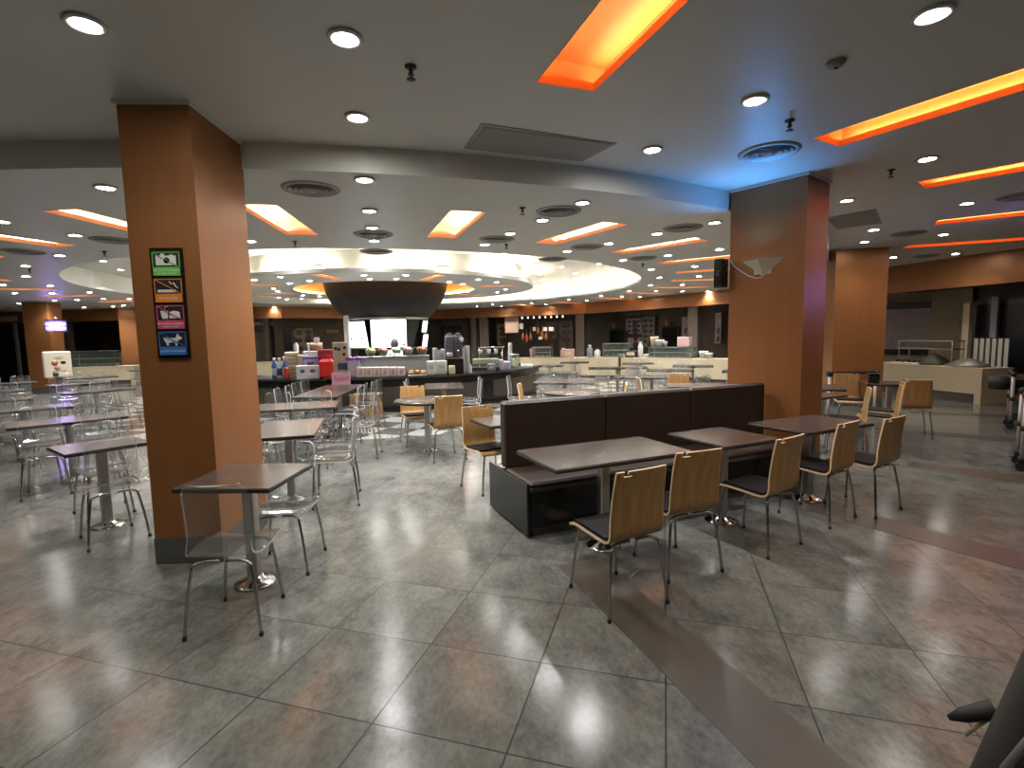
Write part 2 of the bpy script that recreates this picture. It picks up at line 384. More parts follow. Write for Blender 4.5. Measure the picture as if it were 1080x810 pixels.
ordn = ['nearest', 'second', 'third', 'fourth', 'fifth', 'sixth', 'seventh', 'eighth', 'ninth', 'tenth', 'eleventh', 'twelfth']
ul = ['orange lit ceiling slot cut by the top edge of the photo', 'orange lit slot in the front ceiling, second from the left, beyond the round vent', 'third orange lit slot of the front ceiling, above the right pillar lamps',
      'fourth orange slot of the front ceiling along the right edge', 'farthest orange slot of the front ceiling, beside the far right soffit']
for (a, x, y), lb in zip(U_SLOTS, ul): cove(a, x, y, .42, ZU, m_orange, m_tube, lb, 'orange cove slots in the front ceiling')
ll = {174:'peach lit ceiling slot right beside the big left pillar', 161.3:'peach lit ceiling slot in front of the dark bowl, right of its lamp row', -174:'peach lit ceiling slot partly behind the left face of the big left pillar', -161:'peach lit ceiling slot at the left edge, second left of the big pillar'}
k = 0
for a, x, y in L_SLOTS:
    if a in ll: lb = ll[a]
    elif a > 0: lb = 'peach ceiling slot right of the bowl, %s in line from front to back' % ordn[k]; k += 1
    else: lb = 'thin peach ceiling slot on the far left, %s in line from the front' % ordn[[-147.5,-119.5,-104.5,-91,-77.5].index(a)]
    cove(a, x, y, .42, ZL, m_peach, m_tubew, lb, 'peach cove slots in the lower ceiling')
dl = ['slim slot in the ceiling disc just left of the bowl rim', 'slim slot in the ceiling disc at its left beside the big pillar', 'rear left slim slot in the ceiling disc', 'slim slot in the ceiling disc just right of the bowl rim', 'slim reddish slot at the right side of the ceiling disc', 'slim rear right slot in the ceiling disc']
for (a, x, y), lb in zip(D_SLOTS, dl): cove(a, x, y, .26, ZL, m_peach, m_tube, lb, 'slots in the ceiling disc')

# ------------------------------------------------------------------ downlights
spot = bpy.data.lights.new('downlight_bulb', 'SPOT'); spot.energy = 48; spot.spot_size = R(125); spot.spot_blend = .9; spot.shadow_soft_size = .05; spot.color = (1, .95, .86)
spot2 = spot.copy(); spot2.name = 'downlight_bulb_rear'; spot2.energy = 170; spot2.color = (.98, .985, 1)
spot3 = spot2.copy(); spot3.name = 'downlight_bulb_cove'; spot3.energy = 14
def downlight(p, label, group, dz=0):
    t = thing('downlight', label, 'ceiling light', p, 0, group)
    MB().lathe([(.066, .0), (.092, -.002), (.098, -.010), (.092, -.016), (.070, -.016), (.066, -.004)], n=20, cap=False).build('rim', m_trimring, t)
    MB().lathe([(.0665, -.009), (.04, -.013), (.001, -.014)], n=20, cap=False).build('lens', m_lamp, t)
    l = bpy.data.objects.new('bulb', spot); COL.objects.link(l); l.parent = t; l.location = (0, 0, -.05)
    return t
first = []
def place(p, label, group):
    if group == 'downlights inside the round cove':
        v = Vector((p.x-CX, p.y-CY))
        if v.length > 7.0: v = v.normalized()*7.0; p = Vector((CX+v.x, CY+v.y, p.z))
        if v.length < 4.8: v = v.normalized()*4.8; p = Vector((CX+v.x, CY+v.y, p.z))
    if not first: first.append(downlight(p, label, group)); return first[0]
    d = dup(first[0], p, 0, label, group)
    if group != G1:
        for ch in d.children:
            if ch.type == 'LIGHT': ch.data = spot3 if group == G3 else spot2
    return d
G1, G2, G3, G4 = 'downlights in the front ceiling', 'downlights in the lower ceiling', 'downlights inside the round cove', 'downlights in the ceiling disc over the bar'
for px, py, lb in [(90,24,'big bright downlight above the left pillar near the top left corner'), (364,39,'downlight at top centre left of the dark sprinkler'), (377,123,'downlight just in front of the curved ceiling step, in the middle'),
    (796,105,'downlight left of the large orange slot beside a small sprinkler'), (688,157,'downlight beside the grey ceiling hatch at the curved step'), (984,14,'downlight in the top right corner'), (978,167,'downlight between the two front orange slots on the right'),
    (893,211,'downlight just right of the right pillar top'), (1020,214,'downlight under the third orange slot on the right'), (921.5,242,'downlight beside the grey hatch right of the pillar'), (912,254.7,'downlight above the second right pillar'),
    (995,247,'downlight under the fourth orange slot on the right'), (942.5,271,'downlight beside the top of the second right pillar'), (967,278,'downlight washing the orange soffit at right'), (1008,267.4,'downlight under the farthest orange slot'), (1078,263.5,'downlight at the right edge above the orange soffit')]:
    place(at(px, py, ZU-.001), lb, G1)
for x, y, lb in [(-3.4,1.2,'added unseen downlight behind the camera on the left'), (-.9,.2,'added unseen downlight overhead behind the camera'), (1.5,1.2,'added unseen downlight overhead right of the camera'), (3.6,1.6,'added unseen downlight overhead at far right of the camera'), (-5.2,2.6,'added unseen downlight off to the left of the photo'), (6.2,4.0,'added unseen downlight off to the right of the photo')]:  # unseen downlights added to light the foreground floor
    place((x, y, ZU-.001), lb, G1)
def rows(pts, z, group, base):
    # label by the spot's bearing and order so that each can be found
    for i, (px, py) in enumerate(pts):
        place(at(px, py, z-.001), base[i] if isinstance(base, list) else base, group)
row_c = [(384.4,188.8),(389.7,221.8),(392.7,239.5),(394.5,253.5)]
rows(row_c, ZL, G2, ['%s downlight of the row leading straight to the bowl' % ordn[i] for i in range(4)])
row_r = [(614,213.3),(572,231.5),(538,245.8),(511,257.4)]
rows(row_r, ZL, G2, ['%s downlight of the row right of the centre, by two round vents' % ordn[i] for i in range(4)])
row_s = [(753.5,234.2),(693,246),(642,256.2),(598,264.5)]
rows(row_s, ZL, G2, ['%s downlight of the row starting at the right pillar' % ordn[i] for i in range(4)])
row_t = [(759,262.5),(704.5,269),(657,274)]
rows(row_t, ZL, G2, ['%s downlight of the row under the long peach slots at right' % ordn[i] for i in range(3)])
rows([(111.6,197),(79,247.5),(63,269),(26.7,280),(27,291),(1.5,233)], ZL, G2, ['brightest downlight left of the big left pillar', 'downlight left of the big pillar below the first peach slot', 'downlight in the violet glow on the left ceiling', 'downlight at left beside a small sprinkler', 'downlight at left just below the sprinkler', 'downlight cut by the left edge'])
row_u = [(733,280.6),(687,283.8),(737,291),(695.5,292.4)]
rows(row_u, ZL, G2, ['downlight by the two long slots beside the hanging screen', 'downlight left of the slots near the cove edge on the right', 'downlight nearest the hanging screen on the right pillar', 'lower downlight near the right rim of the cove'])
far_r = [(720,300),(755,299),(686,300.5),(692,306.7),(719.7,307),(746.5,307.3),(664,306.7),(674.8,313),(656,312.6),(633.6,311.7),(637,318),(619,316.9),(599.7,315.8),(588.8,321.9),(575,321),(560.8,319.5),(529.4,323),(519.5,321),(503,323)]
rows(far_r, ZL, 'small far downlights along the right soffit', 'small far downlight in front of the orange soffit at right')
far_l = [(3,300),(53,301),(55,309),(16,309),(20,320),(57,317),(81.5,316),(94,308),(109,315),(89,324),(119,323),(130,322),(136.5,315)]
rows(far_l, ZL, 'small far downlights at the back left', 'small far downlight near the back left soffit')
far_c = [(278,325),(289,323.5),(332,326),(337.6,324.3),(355,326)]
rows(far_c, ZL, 'small far downlights behind the bowl', 'small far downlight beyond the disc, left of the bowl')
rows([(264,253.8)], ZL, G2, ['downlight just right of the big left pillar, by its peach slot'])
cov = [(319.4,264.8),(397,262.5),(466,264.8),(522,268.8),(564.5,275),(555,284.5),(569,289),(572,294.6),(592,281.4),(632,278),(606.6,288),(606.6,294),(644.7,286),(108.6,275),(98,284),(112.5,293),(138,300),(578.8,302)]
rows(cov, ZR, G3, 'downlight on the bright roof inside the round cove')
dsc = [(268,295),(295.7,291.7),(305.6,298.4),(326.3,295.8),(383.8,289.8),(390,293.7),(288.6,304),(293,307),(293.7,313.4),(302.4,315.6),(319.6,311.2),(317.8,314.8),(336.8,312.4),(418,293.7),(428,289.8),(473.9,297),(488.3,299.4),(504.7,294.4),(523.7,297.4),(533,305),(524.4,308),(492.8,307.3),(497.8,305),(466,312),(487,315)]
rows(dsc, ZL, G4, 'small cool downlight set in the ceiling disc around the bowl')

# ------------------------------------------------------------------ vents, sprinklers, hatches
def vent(p, label, r=.27):
    t = thing('ceiling_vent', label, 'air vent', p, 0, 'round air vents in the ceiling')
    MB().lathe([(r, 0), (r*.97, -.012), (r*.84, -.02), (r*.80, -.004)], n=32, cap=False).build('rim', m_grille, t)
    for q in (.66, .48, .30):
        MB().lathe([(r*q, -.004), (r*(q+.1), -.028), (r*(q+.12), -.026), (r*(q+.04), -.002)], n=28, cap=False).build('blade', m_grille, t)
    MB().lathe([(.001, -.03), (r*.2, -.028), (r*.26, -.004)], n=20, cap=False).build('hub', m_grille, t)
    MB().lathe([(.001, -.001), (r*.95, -.001)], n=28, cap=False).build('backing', m_darkgrey, t)
    return t
v0 = vent(at(811,160,ZU-.001), 'round grey air vent in front of the right pillar')
for px, py, z, lb in [(328,199,ZL,'round grey vent right of the big left pillar'),(394,247,ZL,'round vent in the centre lamp row'),(397,265,ZL,'small vent at the cove edge above the bowl'),(589,222.5,ZL,'round vent beside the nearest right row lamp'),(524,252,ZL,'round vent between two lamps of the right row'),
    (619,260,ZL,'round vent below the long bright slot at centre right'),(583,273,ZL,'round vent at the cove edge right of centre'),(720,240,ZL,'round vent in the violet tinged ceiling left of the right pillar'),(678,272,ZL,'round vent between peach slots at right'),(119,253,ZL,'round vent touching the left side of the big pillar'),(25,265,ZL,'round vent at the far left under a slot'),
    (958,246,ZU,'round vent right of the square hatch by the right pillar'),(977,269.5,ZU,'round vent below the farthest orange slot'),(1079,206,ZU,'round vent cut by the right edge')]:
    dup(v0, at(px, py, z-.001), 0, lb)
def sprinkler(p, label):
    t = thing('sprinkler', label, 'sprinkler', p, 0, 'ceiling sprinklers')
    MB().lathe([(.038, 0), (.036, -.008), (.014, -.012), (.012, -.04), (.020, -.046), (.018, -.052)], n=12).build('body', m_darkgrey, t)
    MB().lathe([(.004, -.052), (.004, -.072), (.028, -.074), (.028, -.078), (.002, -.080)], n=12).build('deflector', m_darkgrey, t)
    return t
s0 = sprinkler(at(433,70,ZU-.001), 'dark sprinkler beside the top centre downlight')
for px, py, z, lb in [(833,127,ZU,'dark sprinkler beside the round vent on the right'),(940,179,ZU,'dark sprinkler above the third orange slot'),(551,219,ZL,'dark sprinkler near the curved step at centre right'),(534,257.5,ZL,'dark sprinkler under a vent right of centre'),(311,254.5,ZL,'dark sprinkler below the slot beside the big pillar'),(110,265,ZL,'dark sprinkler just left of the big pillar'),
    (31,283.5,ZL,'tiny sprinkler at left beside two downlights'),(678,278,ZL,'tiny sprinkler between peach slots at right')]:
    dup(s0, (at(px, py, z-.001)), 0, lb)
t = thing('smoke_detector', 'small round smoke detector near the top right orange slot', 'smoke detector', at(882,65,ZU-.001))
MB().lathe([(.055,0),(.055,-.012),(.045,-.02),(.044,-.026),(.03,-.034),(.001,-.035)], n=20, cap=False).build('body', m_grille, t)
MB().lathe([(.012,-.034),(.010,-.044),(.001,-.045)], n=10, cap=False).build('sensor', m_darkgrey, t)
def hatch(pts, label):
    P = [at(x, y, ZU) for x, y in pts]; c = sum(P, Vector())/4
    t = thing('ceiling_hatch', label, 'ceiling hatch', (c.x, c.y, ZU))
    loc = [(p.x-c.x, p.y-c.y) for p in P]
    MB().prism([(x*1.03, y*1.06) for x, y in loc], -.006, -.001).build('frame', m_grille, t)
    MB().prism([(x*.97, y*.92) for x, y in loc], -.010, -.005).build('panel', mat('hatch_panel', (.27,.25,.23), .55), t)
hatch([(510,131),(648,151),(613,169),(491,156)], 'grey rectangular ceiling hatch in front of the curved step')
hatch([(871,230),(922,221),(930,235),(884,241)], 'grey ceiling hatch right of the right pillar')

# ------------------------------------------------------------------ pillars
def pillar(name, c, w, d, rz, top, plinth=.2, z0=0):
    p = struct(name, MB().box((0,0,(plinth+top)/2-z0), (w, d, top-plinth)), m_copper, loc=(c[0], c[1], z0), rz=rz)
    q = MB().box((0,0,plinth/2), (w+.012, d+.012, plinth)).build('plinth', m_plinth, p); q['kind'] = 'structure'
    q = MB().box((0,0,top-.015), (w+.04, d+.04, .028)).build('collar', m_ceil, p); q['kind'] = 'structure'
    return p
a3 = R(3); lpc = Vector((-2.19, 3.70, 0)) + Vector((math.cos(a3), math.sin(a3), 0))*-.24 + Vector((-math.sin(a3), math.cos(a3), 0))*.39
pillar('pillar_left', lpc, .48, .78, a3, ZU)
a38 = R(38); rpx = Vector((math.cos(a38), math.sin(a38), 0)); rpy = Vector((-math.sin(a38), math.cos(a38), 0))
RPC = Vector((3.17, 5.59, 0)); rpc = RPC + rpx*.285 + rpy*.425
pillar('pillar_right', rpc, .57, .85, a38, ZU)
pillar('pillar_right_back', (7.36, 11.15), .95, .95, R(-15), ZU)
L2 = at(49, 317.5, ZL); q = L2+azdir(-102)*.36+azdir(-12)*.36; pillar('pillar_left_back', (q.x, q.y), .72, .72, R(12), ZL)
q = at(131, 324, ZL); pillar('pillar_left_far', (q.x, q.y+.3), .7, .5, R(20), ZL)

# ------------------------------------------------------------------ far soffit, stall walls
SOF = [(12.6, 2.0), (12.2, 6.0), (11.1, 11.4), (10.3, 14.7), (7.9, 17.9), (3.6, 24.6), (-3.6, 28.0), (-10.1, 22.8), (-15.6, 21.6), (-23, 22.6), (-40, 25.5)]
def offset(poly, d):
    out = []
    for i in range(len(poly)):
        p = Vector(poly[max(i-1, 0)]); q = Vector(poly[min(i+1, len(poly)-1)]); t = (q-p).normalized(); n = Vector((t.y, -t.x))
        if n.dot(Vector(poly[i])-Vector((CX, CY))) < 0: n = -n
        out.append((poly[i][0]+n.x*d, poly[i][1]+n.y*d))
    return out
SOFB, BACK = offset(SOF, .25), offset(SOF, 2.4)
SZ = 2.58
b = MB()
for i in range(len(SOF)-1):
    z1 = ZU if i < 3 else ZL
    b.prism([SOF[i], SOF[i+1], SOFB[i+1], SOFB[i]], SZ, z1+.02)
struct('soffit', b, m_copper)
b = MB()
for i in range(len(SOF)-1): b.prism([BACK[i], BACK[i+1], (BACK[i+1][0]*1.01, BACK[i+1][1]*1.01+.1), (BACK[i][0]*1.01, BACK[i][1]*1.01+.1)], 0, SZ+.2)
struct('wall_back', b, m_darkwall)
b = MB()
for i in range(len(SOF)-1): b.prism([SOFB[i], SOFB[i+1], BACK[i+1], BACK[i]], SZ+.1, SZ+.16)
struct('stall_ceiling', b, mat('stall_ceiling_paint', (.10,.085,.07), .6))
def hit(px, poly, py=350):
    # the point of a polyline straight along a pixel column, and the wall's angle there
    best = None
    for i in range(len(poly)-1):
        a, b_ = poly[i], poly[i+1]
        d = ray(px, py); n = Vector((-(b_[1]-a[1]), b_[0]-a[0], 0)); den = d.dot(n)
        if abs(den) < 1e-9: continue
        t = Vector((a[0], a[1], 0)).dot(n)/den; p = Vector((0,0,CAM_H))+d*t
        ab = Vector((b_[0]-a[0], b_[1]-a[1])); s_ = (Vector((p.x-a[0], p.y-a[1]))).dot(ab)/ab.length_squared
        if t > 0 and -.001 <= s_ <= 1.001:
            an = math.atan2(-ab.y, -ab.x)
            if best is None or t < best[0]: best = (t, p, an)
    return best[1], best[2]

# ------------------------------------------------------------------ things on the stall walls
WALLP = offset(SOF, 2.3)
def rect_on(px0, py0, px1, py1, poly):
    xm, ym = (px0+px1)/2, (py0+py1)/2
    p, an = hit(xm, poly); l, _ = hit(px0, poly); r, _ = hit(px1, poly)
    w = (Vector((r.x-l.x, r.y-l.y))).length
    d = math.hypot(p.x, p.y)
    def z(py): dd = ray(xm, py); return CAM_H + dd.z*d/math.hypot(dd.x, dd.y)
    return Vector((p.x, p.y, 0)), an, w, z(py1), z(py0)
def jamb(n, px0, px1, poly=SOFB, m=m_jamb):
    p, an, w, _, _ = rect_on(px0, 300, px1, 340, poly)
    struct('wall_jamb' if n is None else n, MB().box((0, .0, SZ/2), (w, .3, SZ)), m, loc=(p.x, p.y, 0), rz=an)
for px0, px1 in ((608,617),(507,514),(498,503),(728,738),(64,74),(279,284),(440,443)): jamb(None, px0, px1)
def panel(name, label, cat, rc, m, poly=WALLP, frame=None, th=.05, fw_=.08, group=None):
    p, an, w, z0, z1 = rect_on(*rc, poly)
    t = thing(name, label, cat, (p.x, p.y, z0), an, group); h = z1-z0
    MB().box((0, -th/2, h/2), (w, th, h)).build('board', m, t)
    if frame:
        b = MB(); y = -th/2-.005
        b.box((0, y, fw_/2), (w+.02, th, fw_)).box((0, y, h-fw_/2), (w+.02, th, fw_)).box((-w/2+fw_/2, y, h/2), (fw_, th, h)).box((w/2-fw_/2, y, h/2), (fw_, th, h))
        b.build('frame', frame, t)
    return t, w, h
mm_purple = menu_mat('menu_purple', (.42,.36,.38), [(.07,.03,.10),(.16,.05,.04)], 2.1, .40)
mm_red = menu_mat('menu_red', (.20,.13,.08), [(.22,.05,.03),(.10,.03,.02)], 2.4, .34)
mm_green = menu_mat('menu_green', (.24,.26,.19), [(.09,.11,.05),(.12,.05,.06)], 2.2, .30)
mm_grid = menu_mat('menu_grid', (.36,.29,.18), [(.20,.07,.03),(.13,.05,.03)], 1.5, .36)
m_stone = mat('speckled_stone_wall', (.34,.275,.165), .55, noise=.35, nscale=9)
def dishes(t, w, h, nx, ny, x0, x1, z0, z1):
    for i in range(nx):
        for j in range(ny):
            x = -w/2+w*(x0+(x1-x0)*(i+.5)/nx); z = h*(z0+(z1-z0)*(j+.5)/ny); rr = min(w*(x1-x0)/nx*.40, h*(z1-z0)/ny*.62)
            c = [(.05,.03,.08),(.10,.035,.03),(.09,.05,.02),(.07,.03,.06)][(i*3+j*2) % 4]
            o = MB().lathe([(rr,0),(rr,.004),(rr*.8,.006),(.001,.005)], (0,0,0), 18).build('dish_picture', mat('dish_%d' % ((i*3+j*2) % 4), c, .4, noise=.5, nscale=9), t)
            o.location = (x+(.04*w/nx if j % 2 else 0), -.053, z); o.rotation_euler = (PI/2,0,0); o.scale = (1,.62,1)
            q = MB().tube([(rr*.5*math.cos(a*.7),rr*.5*math.sin(a*.7),.007) for a in range(5)], rr*.09, 5).build('swirl', mat('dish_swirl', (.30,.22,.24), .4), o)
# right: stone stall front with menu
t, w, h = panel('stall_wall_panel', 'olive stone clad stall wall behind the right hand counter', 'wall cladding', (905,303,1022,388), m_stone)
panel('stall_wall_panel', 'olive stone clad wall between the big framed menu and the entrance', 'wall cladding', (981,303,1024,392), m_stone)
t, w, h = panel('menu_board', 'big menu board of dishes in a wide black frame on the right hand stall', 'menu board', (918,320,987,374), mat('menu_back', (.34,.28,.30), .4, noise=.3, nscale=5), offset(SOF, 2.2), m_gblack, .06, .17)
dishes(t, w, h, 3, 4, .10, .88, .04, .84)
t, w, h = panel('stall_sign', 'dim metal letters over the right hand stall menu, partly behind the pillar', 'sign', (905,306,962,319), m_stone, offset(SOF, 2.24), None, .03)
textmesh('NOODLES', h*.75, mat('dull_bronze', (.46,.39,.25), .4), 'lettering', t, (w*.08, -.04, h/2))
# middle right stall
t, w, h = panel('stall_sign', 'dull metal letters on the dark stall wall at centre right', 'sign', (659,327,694,335), m_darkwall, offset(SOF, 2.27), None, .03)
textmesh('ORIENTAL NOODLES', h*.66, mat('dull_letters', (.30,.27,.22), .4), 'lettering', t, (0, -.04, h/2))
t, w, h = panel('menu_board', 'purple half of the menu under the dull letters at centre right', 'menu board', (661,336,677,352), mm_purple, offset(SOF, 2.24))
dishes(t, w, h, 3, 3, .05, .95, .05, .95)
t, w, h = panel('menu_board', 'greenish tall menu beside the purple one at centre right', 'menu board', (677.5,334,691,366), mm_green, offset(SOF, 2.25))
dishes(t, w, h, 2, 5, .05, .95, .1, .95)
panel('menu_board', 'small purple menu below the purple half at centre right', 'menu board', (663,356,676,367), mm_purple, offset(SOF, 2.25))
panel('notice', 'pale small notice above the dark opening at centre right', 'notice', (702,337,707,343), mm_grid, offset(SOF, 2.24), None, .02)
panel('notice', 'small pale notice left of the purple menu', 'notice', (646,340,653,346), mm_grid, offset(SOF, 2.24), None, .02)
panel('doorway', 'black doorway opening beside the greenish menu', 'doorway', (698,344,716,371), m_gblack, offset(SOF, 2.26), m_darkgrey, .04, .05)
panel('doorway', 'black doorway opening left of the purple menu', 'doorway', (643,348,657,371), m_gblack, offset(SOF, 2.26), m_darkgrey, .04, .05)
panel('menu_board', 'tall narrow framed menu right of the black doorway', 'menu board', (720,334,727,361), mm_purple, offset(SOF, 2.2), m_steel, .05, .05)
panel('menu_board', 'tall narrow framed menu just left of the right pillar', 'menu board', (755,330,761,362), mm_purple, offset(SOF, 2.2), m_steel, .05, .05)
# roast stall right of the bar
t, w, h = panel('menu_board', 'wide framed menu on the back of the roast stall', 'menu board', (571,339,588,358), mm_red, offset(SOF, 2.2), m_jamb, .05, .05)
dishes(t, w, h, 2, 2, .1, .9, .15, .9)
t, w, h = panel('menu_board', 'framed menu on the right of the roast stall', 'menu board', (589,338,605,372), mm_red, offset(SOF, 2.2), m_jamb, .05, .06)
dishes(t, w, h, 1, 3, .1, .9, .3, .95)
t, w, h = panel('menu_board', 'menu column with red dishes left of the hanging pink board', 'menu board', (525,342,534,364), mm_grid, offset(SOF, 2.2))
dishes(t, w, h, 1, 3, .1, .9, .1, .95)
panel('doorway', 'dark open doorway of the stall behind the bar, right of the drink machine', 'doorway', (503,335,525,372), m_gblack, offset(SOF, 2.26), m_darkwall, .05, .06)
panel('notice', 'pale notice in the dark doorway behind the bar', 'notice', (508,344,512,348), mm_grid, offset(SOF, 2.1), None, .02)
panel('notice_board', 'dark framed board behind the drink machine', 'notice board', (466,343,487,372), m_darkwall, offset(SOF, 2.2), m_gblack, .05, .05)
panel('stall_wall_panel', 'olive stall wall between the hub screens and the drink machine', 'wall cladding', (441,337,498,385), m_olive, offset(SOF, 2.29))
panel('hanging_board', 'pinkish plain board hanging under the soffit beside the roast stall', 'hanging board', (533,332,547,351), mat('pink_board', (.50,.33,.24), .5), offset(SOF, .4), None, .04)
TP = offset(SOF, .5)
for i in range(8):
    px = 551+i*6.1; py = 331.5
    p, an = hit(px, TP); d = math.hypot(p.x, p.y); z = CAM_H+ray(px, py).z*d/math.hypot(ray(px, py).x, ray(px, py).y)
    t = thing('hanging_bulb', 'small white bulb in the row under the soffit of the roast stall', 'lamp', (p.x, p.y, SZ+.1), an, 'row of small bulbs at the roast stall')
    MB().tube([(0,0,0),(0,0,-.12)], .006, 5).build('cord', m_black, t)
    MB().lathe([(.02,-.12),(.05,-.17),(.045,-.22),(.001,-.24)], n=10).build('bulb', emat('soft_bulb', (1,.88,.72), 1.6), t)
for i, (px, py) in enumerate(((551.5,354),(555.5,356),(559.5,354),(567.5,348),(571.5,352),(576,354))):
    p, an = hit(px, TP); d = math.hypot(p.x, p.y); r_ = ray(px, py); z = CAM_H+r_.z*d/math.hypot(r_.x, r_.y)
    t = thing('roast_duck', 'glazed roast duck, %s from the left in the roast stall window' % ['first','second','third','fourth','fifth','sixth'][i], 'roast duck', (p.x, p.y, z), an, 'roast ducks hanging in the stall')
    MB().tube([(0,0,.45),(0,0,.16)], .008, 5).build('hook', m_steel, t)
    MB().lathe([(.02,.16),(.04,.10),(.08,-.05),(.085,-.14),(.06,-.22),(.01,-.25)], n=10).build('body', mat('glazed_skin', (.30,.085,.02), .3, noise=.4, nscale=6), t)
for i, (px0, py0, px1, py1) in enumerate(((548,341,552,347),(562,345,565,349),(573,345,577,349),(579,345,584,349),(568,355,572,358))):
    panel('price_card', 'white price card hung in the roast stall window', 'price card', (px0,py0,px1,py1), mat('card', (.62,.58,.50), .5), offset(SOF, .42), None, .015, group='price cards of the roast stall')
# left of the bar
t, w, h = panel('stall_sign', 'pale letters on a dark fascia right of the big left pillar', 'sign', (258,336,284,348), m_darkwall, offset(SOF, 1.0), None, .05)
textmesh('390 GOO', h*.40, mat('pale_letters', (.80,.74,.62), .4), 'lettering', t, (.32, -.07, h/2))
panel('shutter_panel', 'greenish plain panel under the pale letters', 'panel', (262,349,285,388), mat('dull_green_panel', (.13,.13,.095), .5), offset(SOF, 1.3), m_darkgrey, .05, .06)
panel('stall_wall_panel', 'olive tiled stall wall left of the bar screens', 'wall cladding', (290,335,366,385), m_olive, offset(SOF, 2.29))
t, w, h = panel('stall_sign', 'faint bronze letters above the dish menu left of the bar', 'sign', (300,339,332,344), m_olive, offset(SOF, 2.22), None, .03)
textmesh('SEAFOOD', h*.8, mat('faint_letters', (.25,.205,.13), .5), 'lettering', t, (0, -.04, h/2))
t, w, h = panel('menu_board', 'tall menu of round dishes left of the bar', 'menu board', (308,345,331,388), mm_grid, offset(SOF, 2.2), m_jamb, .05, .05)
dishes(t, w, h, 2, 4, .08, .92, .2, .96)
panel('light_box', 'small pale orange light box on the wall left of the bar screens', 'light box', (343,347,357,352), mat('pale_orange_box', (.55,.30,.14), .4), offset(SOF, 2.2), m_jamb, .05, .03)
panel('doorway', 'dark slit doorway left of the dish menu', 'doorway', (299,346,307,388), m_gblack, offset(SOF, 2.24))
# far left
panel('stall_wall_panel', 'dark stall wall between the two far left pillars', 'wall cladding', (64,337,124,372), mat('dark_bronze_wall', (.045,.038,.03), .5, noise=.2), offset(SOF, 2.2))
panel('poster', 'dark poster with faint pictures in the far left stall', 'poster', (98,348,122,369), menu_mat('menu_dark', (.03,.022,.018), [(.14,.05,.03),(.08,.06,.03)], 2.0, .3), offset(SOF, 2.1), m_gblack, .05, .06)
t, w, h = panel('glass_door', 'dark glass door in a pale frame at the far left edge', 'door', (-14,338,19,408), m_gblack, offset(SOF, .1), mat('pale_frame', (.40,.37,.34), .4), .08, .12)
panel('light_strip', 'pale lintel strip over the dark glass door at far left', 'lintel', (-14,334,21,339), m_cream, offset(SOF, .05), None, .1)

# far right entrance
ENT = [(12.2, 6.0), (11.1, 11.4)]
E_ = offset(SOF, 1.2)
panel('glass_door', 'dark glass entrance at the far right with a grey post', 'door', (1024,316,1090,412), mat('dark_glass', (.02,.022,.03), .15), offset(SOF, 1.3), m_darkgrey, .06, .1)
panel('door_post', 'pale grey upright strip inside the far right entrance', 'post', (1046,313,1053,356), mat('greyblue', (.28,.29,.33), .5), offset(SOF, 1.15), None, .08)
panel('door_surround', 'stone door jamb left of the far right entrance', 'door jamb', (1018,320,1025,392), m_cream, offset(SOF, 1.05), None, .12)
p, an, w, z0, z1 = rect_on(1027, 357, 1066, 413, offset(SOF, .8))
t = thing('slat_screen', 'white slatted screen standing in the far right entrance', 'screen', (p.x, p.y, 0), an)
for i in range(6):
    MB().box((-w/2+.5*w/6+i*w/6, 0, z1/2+.04), (w/6*.66, .03, z1-.08)).build('slat', mat('pale_slat', (.62,.60,.52), .5), t)
for z in (.12, z1-.12): MB().box((0, .03, z), (w, .03, .05)).build('rail', m_darkgrey, t)

# ------------------------------------------------------------------ stall counters (cream fronted)
def counter(label, a, b_, depth, h=.75, foot=.2, group='cream stall counters', legs=True):
    a, b_ = Vector(a), Vector(b_); d = b_-a; L_ = d.length; an = math.atan2(d.y, d.x); c = (a+b_)/2
    t = thing('stall_counter', label, 'counter', (c.x, c.y, 0), an, group)
    MB().box((0, depth/2, h-.02), (L_, depth, .04)).build('worktop', m_cream, t)
    MB().box((0, .03, (h-.04+foot)/2), (L_, .05, h-.04-foot)).build('front_panel', m_cream, t)
    MB().box((-.0, depth/2, foot/2), (L_-.4, depth-.1, foot)).build('plinth', m_plinth, t)
    MB().box((0, depth-.03, (h-.04+foot)/2), (L_, .05, h-.04-foot)).build('rear_panel', m_jamb, t)
    for s in (-1, 1): MB().box((s*(L_/2-.07), depth/2, (h-.04)/2), (.14, depth, h-.04)).build('end_panel', m_cream, t)
    return t, L_, an
t, L_, an = counter('low cream stall counter on the far right in front of the stone wall', (9.35, 13.2), (9.80, 10.62), .8)
CTR = t
counter('long cream counter behind the booth, section nearest the right pillar', (3.95, 18.5), (6.9, 15.9), .7, foot=.1)
counter('long cream counter behind the booth, section beside the bar', (0.0, 19.6), (3.88, 18.6), .7, foot=.1)
counter('cream counter end just left of the right pillar', (6.96, 15.8), (7.9, 14.5), .7, foot=.1)
counter('cream counter between the big left pillar and the bar', (-11.2, 20.2), (-8.2, 21.0), .6)
counter('low cream counter with food display at the far left', (-18.2, 19.4), (-14.6, 19.8), .7)
def on_counter(px, py, a, b_, dep, h=.75):
    n = Vector((-(b_[1]-a[1]), b_[0]-a[0])).normalized()
    A = (a[0]+n.x*dep, a[1]+n.y*dep); B = (b_[0]+n.x*dep, b_[1]+n.y*dep)
    return atline(px, py, A, B), math.atan2(b_[1]-a[1], b_[0]-a[0])
SEG_R, SEG_A, SEG_B, SEG_L = ((9.35,13.2),(9.80,10.62)), ((3.95,18.5),(6.9,15.9)), ((0,19.6),(3.88,18.6)), ((-18.2,19.4),(-14.6,19.8))
def zat_(px, py, p):
    d = ray(px, py); return CAM_H + d.z*math.hypot(p.x, p.y)/math.hypot(d.x, d.y)
